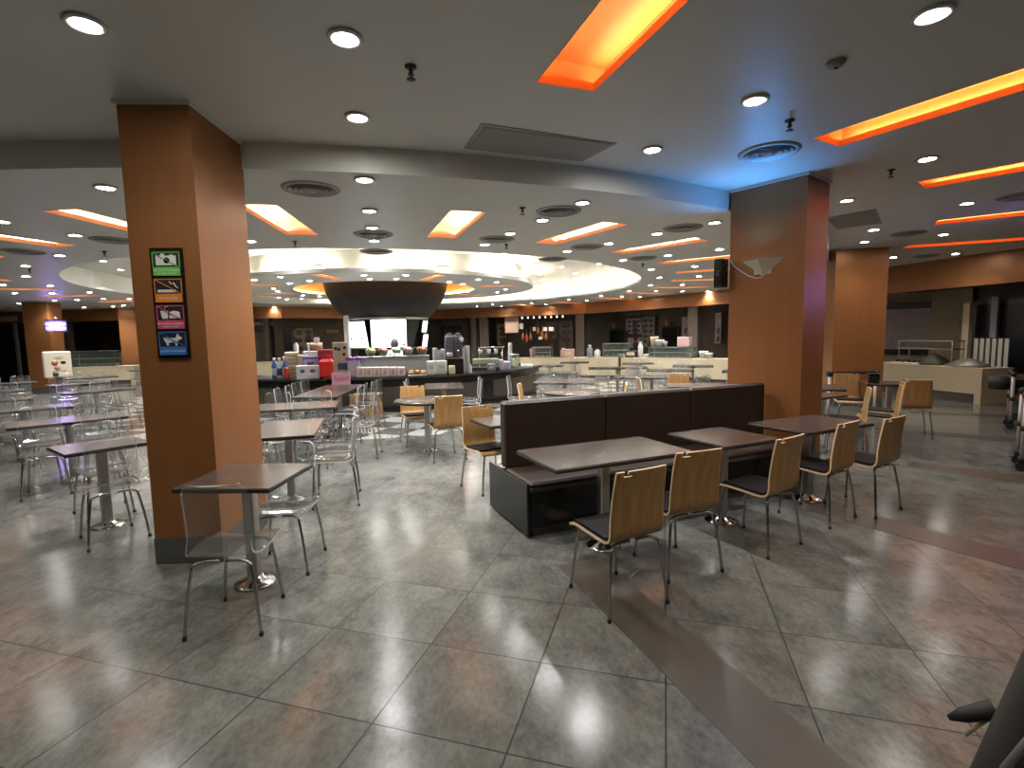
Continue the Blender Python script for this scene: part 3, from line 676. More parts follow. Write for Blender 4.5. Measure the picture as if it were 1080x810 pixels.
def showcase(label, px0, px1, py_top, seg, dep=.35, d=.45, h=.75, shelf=True, m=None):
    p0, an = on_counter(px0, 370, *seg, dep); p1, _ = on_counter(px1, 370, *seg, dep); c = (p0+p1)/2; w = (Vector((p1.x-p0.x, p1.y-p0.y))).length
    z1 = on_counter((px0+px1)/2, py_top, *seg, dep)[0].z; hh = max(.15, z1-h)
    t = thing('food_showcase', label, 'display case', (c.x, c.y, h), an)
    MB().box((0,0,.03), (w, d, .06)).build('base', m_steel, t)
    MB().box((0,0,hh-.015), (w, d, .03)).build('top', m_steel, t)
    b = MB().box((0,-d/2+.01,hh/2+.015), (w-.04, .01, hh-.09)).box((-w/2+.01,0,hh/2+.015), (.01, d-.04, hh-.09)).box((w/2-.01,0,hh/2+.015), (.01, d-.04, hh-.09))
    b.build('glass', m_glass, t)
    b = MB()
    for sx in (-1, 1):
        for sy in (-1, 1): b.box((sx*(w/2-.012), sy*(d/2-.012), hh/2), (.02, .02, hh-.06))
    b.build('frame', m_steel, t)
    if shelf:
        MB().box((0,.02,hh*.5), (w-.06, d-.12, .02)).build('shelf', m_cream, t)
        for i in range(int(w/.22)):
            MB().lathe([(.001,.0),(.06,.0),(.085,.04),(.08,.04),(.001,.015)], (-w/2+.16+i*.22, 0, .06), 10).build('dish', m_white, t)
    return t
showcase('green tinted glass food case on the cream counter at centre right', 687, 733, 366, SEG_A)
showcase('food case with dark trays on the counter left of the hanging noodles menu', 636, 664, 362, SEG_B, m=None)
showcase('small food case on the cream counter under the roast ducks', 562, 582, 366, SEG_B)
showcase('glass food case on the low counter at the far left', 78, 124, 370, SEG_L)
p0, an = on_counter(952, 378, *SEG_R, .5); p1, _ = on_counter(1011, 378, *SEG_R, .5); c = (p0+p1)/2; w = (p1-p0).xy.length
t = thing('steel_shelf', 'two tier steel shelf on the far right cream counter before the menu', 'shelf', (c.x,c.y,.75), an)
za, zb = zat_(980,359.5,c)-.75, zat_(980,367.5,c)-.75
for z in (za, zb): MB().box((0,0,z),(w,.34,.022)).build('shelf', m_steel, t)
for x in (-1,1):
    for y in (-1,1): MB().tube([(x*(w/2-.03),y*.15,0),(x*(w/2-.03),y*.15,za)], .012, 8).build('post', m_steel, t)
def cupstack(name, label, cat, loc, r, h, m, group=None, rz=0):
    t = tag(MB().lathe([(r*.72,0),(r*.8,h*.5),(r*.86,h*.52),(r*.9,h*.8),(r,h),(r*.9,h),(.001,h*.96)], n=12).build(name, m), label, cat, group); t.location = loc; return t
def jar(name, label, cat, loc, r, h, m, ml, group=None):
    t = thing(name, label, cat, loc, 0, group)
    MB().lathe([(r*.9,0),(r,.02),(r,h*.72),(r*.55,h*.85),(r*.5,h*.9)], n=14).build('body', m, t)
    MB().lathe([(r*.55,h*.9),(r*.55,h),(.001,h)], n=12).build('cap', ml, t)
    return t
m_red = mat('red_plastic', (.50,.04,.03), .4); m_blue = mat('blue_plastic', (.06,.13,.45), .4); m_greycup = mat('pale_grey', (.55,.55,.58), .4)
m_pinkt = mat('pink_tin', (.55,.36,.34), .4)
for px, seg, kind, lb, r, h in [(562,SEG_B,'t','pale tin beside the small food case',.14,.34),(600,SEG_B,'b','pinkish carton on the cream counter by the brown jamb',.25,.32),(594,SEG_B,'j','pale pink canister next to the pinkish carton',.11,.36),(622,SEG_B,'j','blue grey bottle on the counter right of the brown jamb',.11,.46),(630,SEG_B,'j','white canister with red lid on the long cream counter',.12,.32),
        (655,SEG_A,'t','white bowl on the counter beneath the purple menu, left of the two',.12,.12),(659.5,SEG_A,'t','white bowl on the counter beneath the purple menu, right of the two',.12,.12),(667,SEG_A,'b','dark rice cooker box on the counter in front of the purple menu',.28,.24),(675.5,SEG_A,'j','tall pale bottle in front of the greenish menu',.09,.55),(681,SEG_A,'t','small white bowl left of the green tinted case, larger one',.11,.11),(684,SEG_A,'t','small white bowl touching the green tinted case',.10,.13),
        (742,SEG_A,'t','white tub right of the green tinted case',.16,.24),(748,SEG_A,'t','white tub nearest the right pillar',.14,.18)]:
    p, an = on_counter(px, 372, *seg, .3)
    if kind == 't': cupstack('bowl' if h < .2 else 'tub', lb, 'bowl' if h < .2 else 'tub', (p.x,p.y,.75), r, h, m_white if px != 562 else m_pinkt)
    elif kind == 'j': jar('bottle', lb, 'bottle', (p.x,p.y,.75), r, h, {594:m_pinkt,622:mat('blue_grey', (.20,.23,.28), .3),630:m_white,675.5:m_greycup}[px], m_red if px == 630 else m_white)
    else:
        t = thing('carton', lb, 'box', (p.x,p.y,.75), an)
        MB().box((0,0,h/2), (r*1.6,.3,h), bev=.02).build('body', m_pinkt if px == 600 else m_darkgrey, t)
        MB().box((0,-.152,h*.55), (r*1.1,.006,h*.5)).build('front_label', m_cream, t)
# greenish display top items
for i, (px, lb) in enumerate(((690,'beige lidded pot on the green tinted case'),(696,'white teapot on the green tinted case'),(701.5,'small pale cup on the green tinted case'),(722,'pinkish box on the right end of the green tinted case'))):
    p, an = on_counter(px, 366, *SEG_A, .35); z = on_counter(710, 366, *SEG_A, .35)[0].z+.001
    if i == 3:
        t = tag(MB().box((0,0,.17),(.42,.26,.34),bev=.02).build('box', m_pinkt), lb, 'box'); t.location = (p.x,p.y,max(z,.9)); t.rotation_euler.z = an
    else: cupstack('pot', lb, 'pot', (p.x,p.y,max(z,.9)), [.15,.16,.09][i], [.36,.26,.2][i], [m_cream,m_white,m_greycup][i])
# right counter tray row and dark bundles
p, an = on_counter(958, 378, *SEG_R, .25)
t = thing('condiment_tray', 'white tray of dark condiment pots on the far right counter', 'tray', (p.x,p.y,.75), an)
MB().box((0,0,.02),(.75,.28,.03),bev=.008).build('tray', m_white, t)
for i in range(5): MB().lathe([(.045,.035),(.055,.11),(.04,.115),(.001,.10)], (-.28+i*.14,0,0), 10).build('pot', m_darkgrey, t)
for px, lb, s in ((985,'dark leafy heap at the middle of the far right counter',.28),(1022,'pale plastic wrapped bundle at the end of the far right counter',.32)):
    p, an = on_counter(px, 380, *SEG_R, .4)
    b = MB()
    rs = random.Random(px)
    prof = []
    for k in range(7):
        a = k/6; prof.append([( (s*(1-a**1.6)+.004)*(1+.18*math.sin(3*th+px)+.1*rs.random())*math.cos(th)*1.3, (s*(1-a**1.6)+.004)*(1+.15*math.cos(4*th)+.1*rs.random())*math.sin(th), a*s*(.95 if px == 985 else .6)) for th in [2*PI*i/16 for i in range(16)]])
    b.rings(prof)
    o = tag(b.build('bundle', mat('dark_leaves', (.05,.055,.03), .7, noise=.4, nscale=20, bump=.4) if px == 985 else mat('grey_wrap', (.16,.15,.125), .4, noise=.3, nscale=8, bump=.4)), lb, 'bundle'); o.location = (p.x,p.y,.75); o.rotation_euler.z = an

# ------------------------------------------------------------------ hub with bowl shaped canopy
C0 = Vector((CX, CY, 0))
t = thing('bowl_canopy', 'big dark bowl shaped canopy hanging over the central bar', 'canopy', (CX, CY, 0))
m_bowl = mat('dark_textured_bowl', (.016,.0145,.0135), .6, noise=.5, nscale=4, bump=.3, spec=.15)
MB().lathe([(1.18,2.22),(1.30,2.30),(1.50,2.50),(1.67,2.74),(1.78,3.0),(1.84,3.26),(1.86,3.34),(1.80,3.34),(1.72,3.0),(1.4,2.5),(1.0,2.25)], n=48, cap=False).build('shell', m_bowl, t)
MB().lathe([(1.19,2.16),(1.21,2.18),(1.21,2.22),(1.0,2.24)], n=48, cap=False).build('rim_band', m_steel, t)
HUBR, N8 = 1.10, 8
fa = 166.6
t = thing('bar_hub', 'black eight sided column under the bowl carrying the lit screens', 'column', (CX, CY, 0), -R(fa))
def octa(r, z): return [(r*math.sin(R(22.5+45*i)), r*math.cos(R(22.5+45*i)), z) for i in range(8)]
MB().rings([octa(.98,.0), octa(.98,1.30), octa(1.02,1.34), octa(1.20,2.18)], smooth=False).build('column', m_gblack, t)
MB().rings([octa(1.30,.84), octa(1.34,.84), octa(1.34,.88), octa(1.30,.88)], smooth=False).build('ledge', m_steel, t)
q = atY(366, 350, 14.9); t = tag(MB().box((0,0,.9),(.14,.14,1.8),bev=.02).build('post', mat('pale_grey_post',(.45,.45,.45),.4)), 'pale grey upright post left of the hub screens', 'post'); t.location = (q.x, q.y, .5)
def screen(az, zc, w, h, label, pics):
    d = azdir(az); p = C0 + d*1.09
    t = thing('menu_screen', label, 'screen', (p.x, p.y, zc), PI-R(az), 'lit menu screens round the hub')
    tilt = R(-9.5)
    b = MB().box((0,0,0),(w+.06,.06,h+.06),bev=.012).build('bezel', m_gblack, t); b.rotation_euler.x = -tilt
    b = MB().box((0,-.034,0),(w,.006,h)).build('display', m_screen, t); b.rotation_euler.x = -tilt
    for i, (x, z, c) in enumerate(pics):
        b2 = MB().lathe([(.05,0),(.05,.004),(.001,.005)], (0,0,0), 12).build('dish_picture', mat('dish_pic_%d' % c, [(.25,.22,.2),(.8,.45,.4),(.3,.6,.5)][c], .5), t)
        b2.location = (x*w, -.042-z*h*math.tan(-tilt)*-1, z*h); b2.rotation_euler = (PI/2-tilt, 0, 0); b2.scale = (1, .7, 1)
    return t
screen(fa, 1.76, .98, .80, 'big blank white lit screen on the front of the hub', [(-.28,.28,2),(.42,-.42,0)])
screen(fa+52, 1.74, .86, .76, 'lit screen with four small dishes on the left face of the hub', [(-.3,.33,0),(.3,.33,0),(-.3,-.15,0),(.3,-.15,0)])
screen(fa-74, 1.96, .62, .34, 'upper small lit screen on the right face of the hub', [(0,.1,0)])
screen(fa-74, 1.52, .62, .38, 'lower small lit screen on the right face of the hub', [(.3,-.2,0)])

# ------------------------------------------------------------------ round bar counter
BH = .78
def ringp(r, a): return (r*math.sin(R(a)), r*math.cos(R(a)))
def barseg(label, a0, a1, panels):
    t = thing('bar_counter', label, 'bar counter', (CX, CY, 0), 0, 'round bar counter')
    def arcblock(r0, r1, z0, z1, b0=a0, b1=a1):
        n = max(2, int((b1-b0)/3)); rs = []
        for i in range(n+1):
            a = b0+(b1-b0)*i/n; p, q = ringp(r0, a), ringp(r1, a)
            rs.append([(p[0],p[1],z0),(q[0],q[1],z0),(q[0],q[1],z1),(p[0],p[1],z1)])
        return MB().rings(rs, smooth=False)
    arcblock(4.05,4.86,BH-.04,BH).build('worktop', mat('black_stone_top',(.05,.05,.05),.2), t)
    arcblock(4.68,4.74,.10,BH-.04).build('front_panel', m_gblack, t)
    arcblock(4.1,4.66,0,.10).build('kick', m_darkgrey, t)
    arcblock(4.1,4.14,.10,BH-.04).build('rear_panel', m_darkgrey, t)
    for p0, p1 in panels: arcblock(4.738,4.752,.16,.56,p0,p1).build('inset_panel', mat('brown_inset',(.075,.06,.048),.4,noise=.2), t)
    return t
barseg('long black bar counter curving from the purple bag round to its right end', 108, 178.5, [(112,136),(140,158),(162,176)])
barseg('left section of the black bar counter with paper packets and boxes on it', 183.5, 232, [(188,206)])
def oncirc(px, r, py=388):
    d = ray(px, py); d = Vector((d.x, d.y)).normalized(); c = Vector((CX, CY)); b = d.dot(c); h = c.length_squared-b*b
    t = b-math.sqrt(max(0, r*r-h)); p = d*t; return Vector((p.x, p.y, 0)), t
def zat(px, py, p):
    d = ray(px, py); return CAM_H + d.z*math.hypot(p.x, p.y)/math.hypot(d.x, d.y)
def face(p): return math.atan2(p.y, p.x)-PI/2      # turned to face the camera side of the hall
def bitem(name, label, cat, px0, px1, py, r, dep, m, z0=BH, parts=None, bev=.012, group=None, build=True):
    p, dist = oncirc((px0+px1)/2, r); w = (px1-px0)/540*p.y*1.0; h = max(.03, zat((px0+px1)/2, py, p)-z0)
    t = thing(name, label, cat, (p.x, p.y, z0), face(p), group)
    if build: MB().box((0,0,h/2),(w,dep,h),bev=min(bev,h*.4)).build('body', m, t)
    return t, w, h
m_paper = mat('cream_paper', (.62,.54,.42), .6, noise=.12, nscale=14); m_whitebag = mat('white_paper', (.80,.80,.80), .5)
m_lil = mat('lilac', (.55,.45,.68), .5); m_mag = mat('magenta', (.55,.08,.30), .4); m_pinkw = mat('pink_white_wrap', (.72,.60,.58), .5, noise=.15, nscale=12)
m_navy = mat('navy', (.04,.06,.16), .4); m_dred = mat('dark_red', (.24,.02,.05), .5)
# left section: pouches, packets, boxes
for px, lb, m in ((289.5,'blue and white pouch bottle at the left end of the packets', m_blue),(295,'white capped blue bottle in the middle of the three by the packets', m_white),(301,'blue bottle touching the stacked cream packets', m_blue)):
    p, _ = oncirc(px, 4.62); h = zat(px, 377.5, p)-BH
    t = thing('bottle', lb, 'bottle', (p.x,p.y,BH), face(p))
    MB().lathe([(.055,0),(.06,.03),(.06,h*.62),(.03,h*.8),(.025,h*.88)], n=14).build('body', m, t)
    MB().lathe([(.03,h*.88),(.03,h),(.001,h)], n=12).build('cap', m_white, t)
    MB().lathe([(.0612,h*.15),(.0612,h*.5)], n=14, cap=False).build('wrap_label', m_white if m is m_blue else m_navy, t)
t, w, h = bitem('can', 'red tin in front of the blue bottles', 'tin', 299, 304.5, 388, 4.78, .09, m_red, build=False)
MB().lathe([(.05,0),(.055,.01),(.055,h-.02),(.05,h)], n=14).build('body', m_red, t); MB().lathe([(.05,h),(.045,h+.004),(.001,h+.002)], n=12).build('lid', m_steel, t)
zz = BH
p, _ = oncirc(308, 4.45); ztop = zat(308, 371, p); n = 6; st = (ztop-BH)/n
for i in range(n):
    lb = ['bottom packet','second packet from below','third packet from below','third packet from the top','second packet from the top','topmost packet'][i]+' of the cream paper stack on the bar'
    t = thing('paper_packet', lb, 'packet', (p.x+.01*((i*7) % 3-1), p.y, BH+i*st+.001), face(p)+.06*((i*5) % 3-1), 'cream paper packets stacked on the bar')
    MB().box((0,0,st/2-.002),(.36 if i < 5 else .30,.26,st-.004),bev=.018).build('packet', m_paper, t)
    MB().box((0,-.128,st/2),(.10,.012,st*.4)).build('fold', m_cream, t)
p2_, _ = oncirc(320, 4.5)
t = thing('paper_packet', 'separate cream packet pile between the stack and the violet box', 'packet', (p2_.x, p2_.y, BH), face(p2_))
hh = zat(320, 374, p2_)-BH; MB().box((0,0,hh/2),(.22,.22,hh),bev=.02).build('packet', m_paper, t); MB().box((0,-.112,hh*.6),(.16,.006,.05)).build('fold', m_cream, t)
jar('bottle', 'small white bottle on top of the cream packet stack', 'bottle', (p.x+.12, p.y, ztop+.001), .05, .2, m_white, m_white)
t, w, h = bitem('carton', 'white carton with two blue oval marks at the front of the bar', 'box', 313, 336, 385.3, 4.72, .2, m_whitebag)
for x in (-.11, .10):
    o = MB().lathe([(.05,0),(.05,.003),(.001,.004)], (0,0,0), 18).build('oval_mark', mat('blue_print',(.10,.12,.50),.5), t); o.location = (x,-.101,h*.6); o.rotation_euler = (PI/2,0,0); o.scale = (1.25 if x > 0 else .9,.75,1)
t, w, h = bitem('box', 'violet and blue small box above the white carton', 'box', 320.5, 335, 376, 4.5, .16, m_lil)
MB().box((0,-.082,h*.45),(w*.45,.006,h*.6)).build('print', m_dred, t); MB().box((0,0,h-.03),(w+.01,.17,.05)).build('lid', m_blue, t)
t, w, h = bitem('appliance', 'white boxy appliance behind the violet box with a brown roll on top', 'appliance', 322, 347, 370, 4.25, .35, m_white)
MB().box((0,-.178,h*.55),(w*.7,.008,h*.35)).build('front_panel', m_greycup, t)
b = MB().tube([(-.12,-.05,h+.10),(.14,-.05,h+.10)], .085, 14); b.build('roll', mat('brown_roll',(.40,.24,.15),.5), t)
MB().box((-.16,-.05,h+.09),(.05,.2,.19),bev=.02).build('roll_holder', m_white, t); MB().box((.02,-.05,h+.24),(.12,.05,.12),bev=.01).build('tag_holder', m_white, t)
t, w, h = bitem('box', 'dark red box standing behind the bright red bag', 'box', 336.5, 352, 368.5, 4.5, .2, m_dred); MB().box((0,-.101,h*.8),(w*.8,.006,.05)).build('band', m_red, t)
t, w, h = bitem('bag', 'bright red bag on the bar left of the tall beige poster', 'bag', 337.5, 352, 378.5, 4.68, .18, mat('bright_red',(.75,.03,.02),.4), bev=.06)
MB().tube([(-.07,-.09,h*.9),(-.05,-.1,h+.05),(.05,-.1,h+.05),(.07,-.09,h*.9)], .008, 6).build('handle', m_dred, t)
# display stand in the gap
p, _ = oncirc(360, 4.75)
t = thing('poster_stand', 'tall beige poster stand with dark spots between the two bar sections', 'poster stand', (p.x, p.y, 0), face(p))
z1 = zat(360, 361, p); MB().box((0,.08,z1/2),(.32,.06,z1),bev=.01).build('panel', mat('beige_poster',(.52,.42,.32),.5,noise=.15), t)
for x, z in ((-.03,-.15),(.09,-.12),(.07,-.26),(-.1,-.13)): 
    o = MB().ball((0,0,0),.035,(1,.15,1)).build('spot', m_black, t); o.location = (x,.048,z1+z)
MB().box((.03,.035,z1-.52),(.2,.02,.14),bev=.008).build('dark_ribbon', m_navy, t)
t = thing('sign_board', 'small pink sign with magenta lettering in front of the beige poster', 'sign', (p.x+.05, p.y-.2, .62), face(p))
MB().box((0,0,.02),(.42,.14,.04)).build('foot', m_white, t); MB().box((0,.02,.16),(.38,.02,.28),bev=.006).build('board', mat('pale_pink',(.72,.42,.5),.5), t)
textmesh('Salad', .14, m_mag, 'lettering', t, (0,.005,.17))
t = thing('glass_case', 'small glass case under the pink sign', 'display case', (p.x+.05, p.y-.2, 0), face(p))
MB().box((0,0,.26),(.5,.3,.5)).build('body', m_darkgrey, t); MB().box((0,0,.56),(.46,.26,.09),bev=.01).build('glass', m_glass, t); MB().box((0,0,.612),(.48,.28,.012)).build('top', m_olive, t)
t, w, h = bitem('gift_bag', 'lilac gift bag with a purple bow on the bar', 'bag', 367, 380, 377, 4.6, .16, mat('pale_lilac',(.62,.58,.72),.5), bev=.03)
b = MB().ball((-.09,-.08,h*.95),.09,(1,.5,.5)).ball((.10,-.08,h*.95),.10,(1.2,.5,.45)).ball((0,-.1,h*.95),.035); b.build('bow', mat('purple_ribbon',(.22,.07,.38),.35), t)
# centre
t, w, h = bitem('steel_display', 'long steel chilled display on the bar carrying the fruit bowls', 'display case', 383, 452, 376.3, 4.3, .4, mat('cool_steel',(.42,.47,.50),.3,.7))
MB().box((0,-.203,h*.5),(w*.94,.008,h*.6)).build('window', mat('frosted_window',(.45,.52,.54),.25), t); MB().box((0,0,h+.008),(w+.02,.42,.016)).build('top_rail', m_steel, t); SDH = BH+h+.017
cols = [(.75,.68,.25),(.62,.20,.16),(.60,.70,.45),(.72,.42,.40),(.70,.16,.08)]
cn = ['yellow','red','pale green','pink','orange red']
for i, px in enumerate((392,405,419,431,446)):
    p, _ = oncirc(px, 4.3)
    t = thing('fruit_bowl', 'clear bowl of %s fruit on the steel display' % cn[i], 'bowl', (p.x, p.y, SDH), 0, 'fruit bowls on the steel display')
    MB().lathe([(.05,0),(.07,.02),(.12,.12),(.135,.17),(.125,.17),(.11,.12),(.06,.03),(.001,.025)], n=16).build('bowl', m_glass, t)
    for k in range(5):
        a = k*1.256; MB().ball((.055*math.cos(a), .055*math.sin(a), .12+.03*(k % 2)), .055, n=8).build('fruit', mat('fruit_%d' % i, cols[i], .45, noise=.2, nscale=20), t)
p, _ = oncirc(401, 4.7); 
for i in range(6):
    px = 380+i*8.6; p, _ = oncirc(px, 4.70); h = zat(px, 386.8, p)-BH
    t = thing('wrapped_packet', 'pinkish wrapped packet, %s from the left in the row before the steel display' % (['first']+ordn[1:6])[i], 'packet', (p.x,p.y,BH), face(p), 'row of pinkish wrapped packets on the bar')
    MB().box((0,0,h/2),(.175,.16,h),bev=.022).build('packet', m_pinkw, t); MB().box((0,-.081,h*.5),(.05,.006,h*.5)).build('print', mat('grey_print',(.45,.36,.38),.5), t)
p, _ = oncirc(440, 4.66)
t = thing('pastry_basket', 'tray heaped with brown pastries right of the pinkish packets', 'tray', (p.x,p.y,BH), face(p))
MB().box((0,0,.015),(.42,.25,.03),bev=.01).build('tray', m_white, t)
for k in range(9): MB().ball((-.14+.14*(k % 3), -.06+.06*((k//3) % 3), .06+.03*(k % 2)), .06, (1.2,.9,.7), 8).build('pastry', mat('pastry',(.50,.26,.12),.5,noise=.3), t)
for px0, px1, py, r, nm, lb, m in ((450,460,380.5,4.66,'bag','white paper bag right of the pastries',m_whitebag),(460,471.5,380,4.6,'box','white box beside the drink machine',m_whitebag),(473,480,385.5,4.76,'box','small cream box before the black machine base',mat('cream_yellow',(.70,.60,.34),.5)),
        (514,522.5,383.5,4.66,'box','dark purple grey box before the pastry case',mat('purple_grey',(.25,.24,.30),.5)),(522.5,531,379,4.6,'box','pale lilac box, the taller of two at the right of the bar',mat('pale_lilac2',(.58,.56,.68),.5)),(531,538,381,4.6,'box','pale lilac box beside the glass jar',mat('pale_lilac2',(.58,.56,.68),.5))):
    t, w, h = bitem(nm, lb, nm, px0, px1, py, r, .16, m, bev=.02); MB().box((0,-.081,h*.55),(w*.5,.006,h*.3)).build('print', m_greycup, t)
for i, (px, py, r, lb) in enumerate(((459,367,4.2,'tallest tower of white cups left of the drink machine'),(463.5,369,4.25,'tower of white cups next to the tallest, left of the drink machine'),(467.5,368,4.2,'tower of white cups touching the drink machine'),(488.5,366,4.3,'tower of white cups just right of the drink machine'),(493.5,364.5,4.35,'rightmost tower of white cups by the drink machine'),(538.5,361.5,4.2,'tall white cup tower at the right end by the glass jar'))):
    p, _ = oncirc(px, r); h = zat(px, py, p)-BH
    t = thing('cup_stack', lb, 'stack of cups', (p.x,p.y,BH), 0, 'towers of white cups on the bar')
    k = max(3, int(h/.05)); prof = [(.045,0)]
    for q in range(k): prof += [(.045, q*h/k+.004), (.058, (q+.92)*h/k), (.062, (q+.98)*h/k), (.047, (q+1)*h/k)]
    MB().lathe(prof+[(.001,h)], n=14, smooth=False).build('cups', m_whitebag, t)
p, _ = oncirc(479, 4.5)
t = thing('drink_machine', 'drink machine with two clear domes and a black base on the bar', 'drink machine', (p.x,p.y,BH), face(p))
MB().box((0,0,.17),(.44,.36,.34),bev=.02).build('base', m_gblack, t)
MB().box((0,.06,.62),(.40,.22,.52),bev=.03).build('body', mat('machine_grey',(.30,.30,.33),.3,.5), t)
for x in (-.09, .10): MB().lathe([(.10,.52),(.11,.6),(.11,.9),(.09,1.0),(.05,1.05),(.001,1.07)], (x,-.06,-.12), 16).build('dome', glass('smoky_glass',(.55,.55,.6),1.,.15,(.4,.4,.45),.08), t)
MB().box((-.09,-.16,.44),(.14,.06,.10),bev=.02).build('tap', m_white, t); MB().box((.11,-.16,.46),(.07,.05,.16),bev=.015).build('tap', m_chrome, t)
MB().box((0,-.17,.36),(.36,.1,.03)).build('drip_tray', m_steel, t); MB().ball((.18,-.1,.78),.06).build('knob', m_white, t)
jar('bottle', 'small white bottle between the drink machine and the pastry case', 'bottle', (*oncirc(495.5,4.7)[0].xy, BH), .05, .22, m_white, m_white)
t, w, h = bitem('pastry_case', 'low glass pastry case with a cream shelf right of the drink machine', 'display case', 498, 527, 373, 4.35, .4, None, build=False)
MB().box((0,0,.04),(w,.4,.08)).build('base', m_darkgrey, t); MB().box((0,.02,h*.55),(w-.04,.3,h*.3),bev=.01).build('shelf', m_cream, t); MB().box((0,-.19,h*.5+.03),(w,.012,h-.08)).build('glass', m_glass, t); MB().box((0,0,h-.012),(w,.4,.024)).build('top', m_glass, t)
PCZ = BH+h+.001
for px, lb in ((507,'left small white cup on the pastry case'),(516,'middle small white cup on the pastry case'),(523.5,'right small white cup on the pastry case')):
    p, _ = oncirc(px, 4.35); cupstack('cup', lb, 'cup', (p.x,p.y,PCZ), .055, .1, m_whitebag)
p, _ = oncirc(518, 4.0); t = thing('steel_rail', 'slim steel rail above the pastry case', 'rail', (p.x,p.y,BH), face(p)); 
z = zat(518,366.3,p)-BH; MB().tube([(-.34,0,z),(.34,0,z)], .016, 8).build('bar', m_chrome, t)
for s in (-.3,.3): MB().tube([(s,0,0),(s,0,z)], .012, 8).build('post', m_chrome, t)
p, _ = oncirc(542, 4.5); t = thing('glass_jar', 'large greenish glass dispenser jar at the right end of the bar', 'jar', (p.x,p.y,BH)); h = zat(542,373,p)-BH
MB().lathe([(.16,0),(.17,.03),(.17,h*.75),(.13,h*.88),(.13,h*.9)], n=20).build('body', glass('green_glass',(.80,.90,.86),1.,.18,(.4,.55,.5),.05), t); MB().lathe([(.14,h*.9),(.14,h*.96),(.04,h),(.001,h)], n=16).build('lid', m_steel, t); MB().box((.15,-.1,.1),(.05,.05,.06),bev=.01).build('tap', m_black, t)
t, w, h = bitem('tray', 'white tray at the far right end of the bar', 'tray', 549, 562, 386, 4.45, .3, m_whitebag, bev=.01); MB().box((0,0,h+.01),(w*.8,.2,.02)).build('liner', m_greycup, t)
# wooden slatted box in front
p = at(391, 435, 0)
t = thing('wooden_crate', 'slatted wooden box on the floor against the bar front', 'crate', (p.x, 10.9, 0), face(p))
for i in range(7):
    MB().box((-.285+i*.095,-.16,.225),(.088,.02,.45)).build('slat', wood_mat('crate_wood%d' % (i % 3), [(.30,.15,.06),(.42,.24,.10),(.20,.095,.04)][i % 3], [(.45,.26,.12),(.58,.38,.19),(.34,.18,.08)][i % 3], .5, 2, (9,9,1.2)), t)
MB().box((0,0,.22),(.66,.30,.44)).build('carcass', m_darkwall, t); MB().box((0,0,.455),(.68,.34,.02)).build('lid', m_cream, t)

# ------------------------------------------------------------------ worker behind the bar
def skin_body(name, joints, edges, m, parent, sub=2):
    me = bpy.data.meshes.new(name); me.from_pydata([j[0] for j in joints], edges, [])
    o = bpy.data.objects.new(name, me); COL.objects.link(o)
    sk = o.modifiers.new('s', 'SKIN'); sk.use_smooth_shade = True
    for v, j in zip(me.skin_vertices[0].data, joints): v.radius = (j[1], j[1]) if isinstance(j[1], (int, float)) else j[1]
    me.skin_vertices[0].data[0].use_root = True
    su = o.modifiers.new('d', 'SUBSURF'); su.levels = sub; su.render_levels = sub
    dg = bpy.context.evaluated_depsgraph_get(); nm = bpy.data.meshes.new_from_object(o.evaluated_get(dg)); nm.name = name
    bpy.data.objects.remove(o); nm.materials.clear()
    for mm in (m if isinstance(m, (list, tuple)) else [m]): nm.materials.append(mm)
    o = bpy.data.objects.new(name, nm); COL.objects.link(o); o.parent = parent; return o
d = ray(418, 366); d = Vector((d.x, d.y)).normalized()*13.55
W = thing('person', 'dark haired worker in a white top standing behind the fruit bowls, back turned', 'person', (d.x, d.y, 0), face(d)+.35)
# local: +Y forward (away from the camera once turned), bending slightly
J = [((0,-.02,.86),(.15,.11)),((0,0,1.02),(.14,.10)),((0,.05,1.16),(.155,.11)),((0,.09,1.27),(.13,.09)),((0,.115,1.35),(.055,.055)),((0,.14,1.43),(.085,.09)),((0,.15,1.50),(.075,.085)),
     ((.15,.10,1.27),.055),((.21,.16,1.07),.046),((.14,.36,1.0),.036),((.11,.46,.98),.032),((-.15,.10,1.27),.055),((-.21,.16,1.07),.046),((-.14,.36,1.0),.036),((-.11,.46,.98),.032),
     ((.09,-.02,.82),.10),((.10,.0,.46),.065),((.10,-.03,.08),.045),((.10,.12,.03),.04),((-.09,-.02,.82),.10),((-.10,.0,.46),.065),((-.10,-.03,.08),.045),((-.10,.12,.03),.04)]
E_ = [(0,1),(1,2),(2,3),(3,4),(4,5),(5,6),(3,7),(7,8),(8,9),(9,10),(3,11),(11,12),(12,13),(13,14),(0,15),(15,16),(16,17),(17,18),(0,19),(19,20),(20,21),(21,22)]
m_skin = mat('skin', (.45,.27,.19), .5); m_shirt = mat('white_shirt', (.75,.76,.76), .6); m_trou = mat('dark_trousers', (.03,.03,.04), .7)
body = skin_body('body', J, E_, [m_skin, m_shirt, m_trou], W)
for f in body.data.polygons:
    z = f.center.z; ar = abs(f.center.x) > .17 and z < 1.2
    f.material_index = 2 if z < .90 and not (f.center.y > .25) else (1 if z < 1.345 and not (f.center.y > .3) else 0)
MB().rings([[(.098*s_*math.cos(2*PI*i/16), .122+.098*s_*math.sin(2*PI*i/16), z) for i in range(16)] for z, s_ in ((1.37,.72),(1.42,.98),(1.48,1.05),(1.54,.92),(1.59,.6),(1.61,.02))]).build('hair', mat('dark_hair', (.025,.02,.022), .5, bump=.4, nscale=60), W)
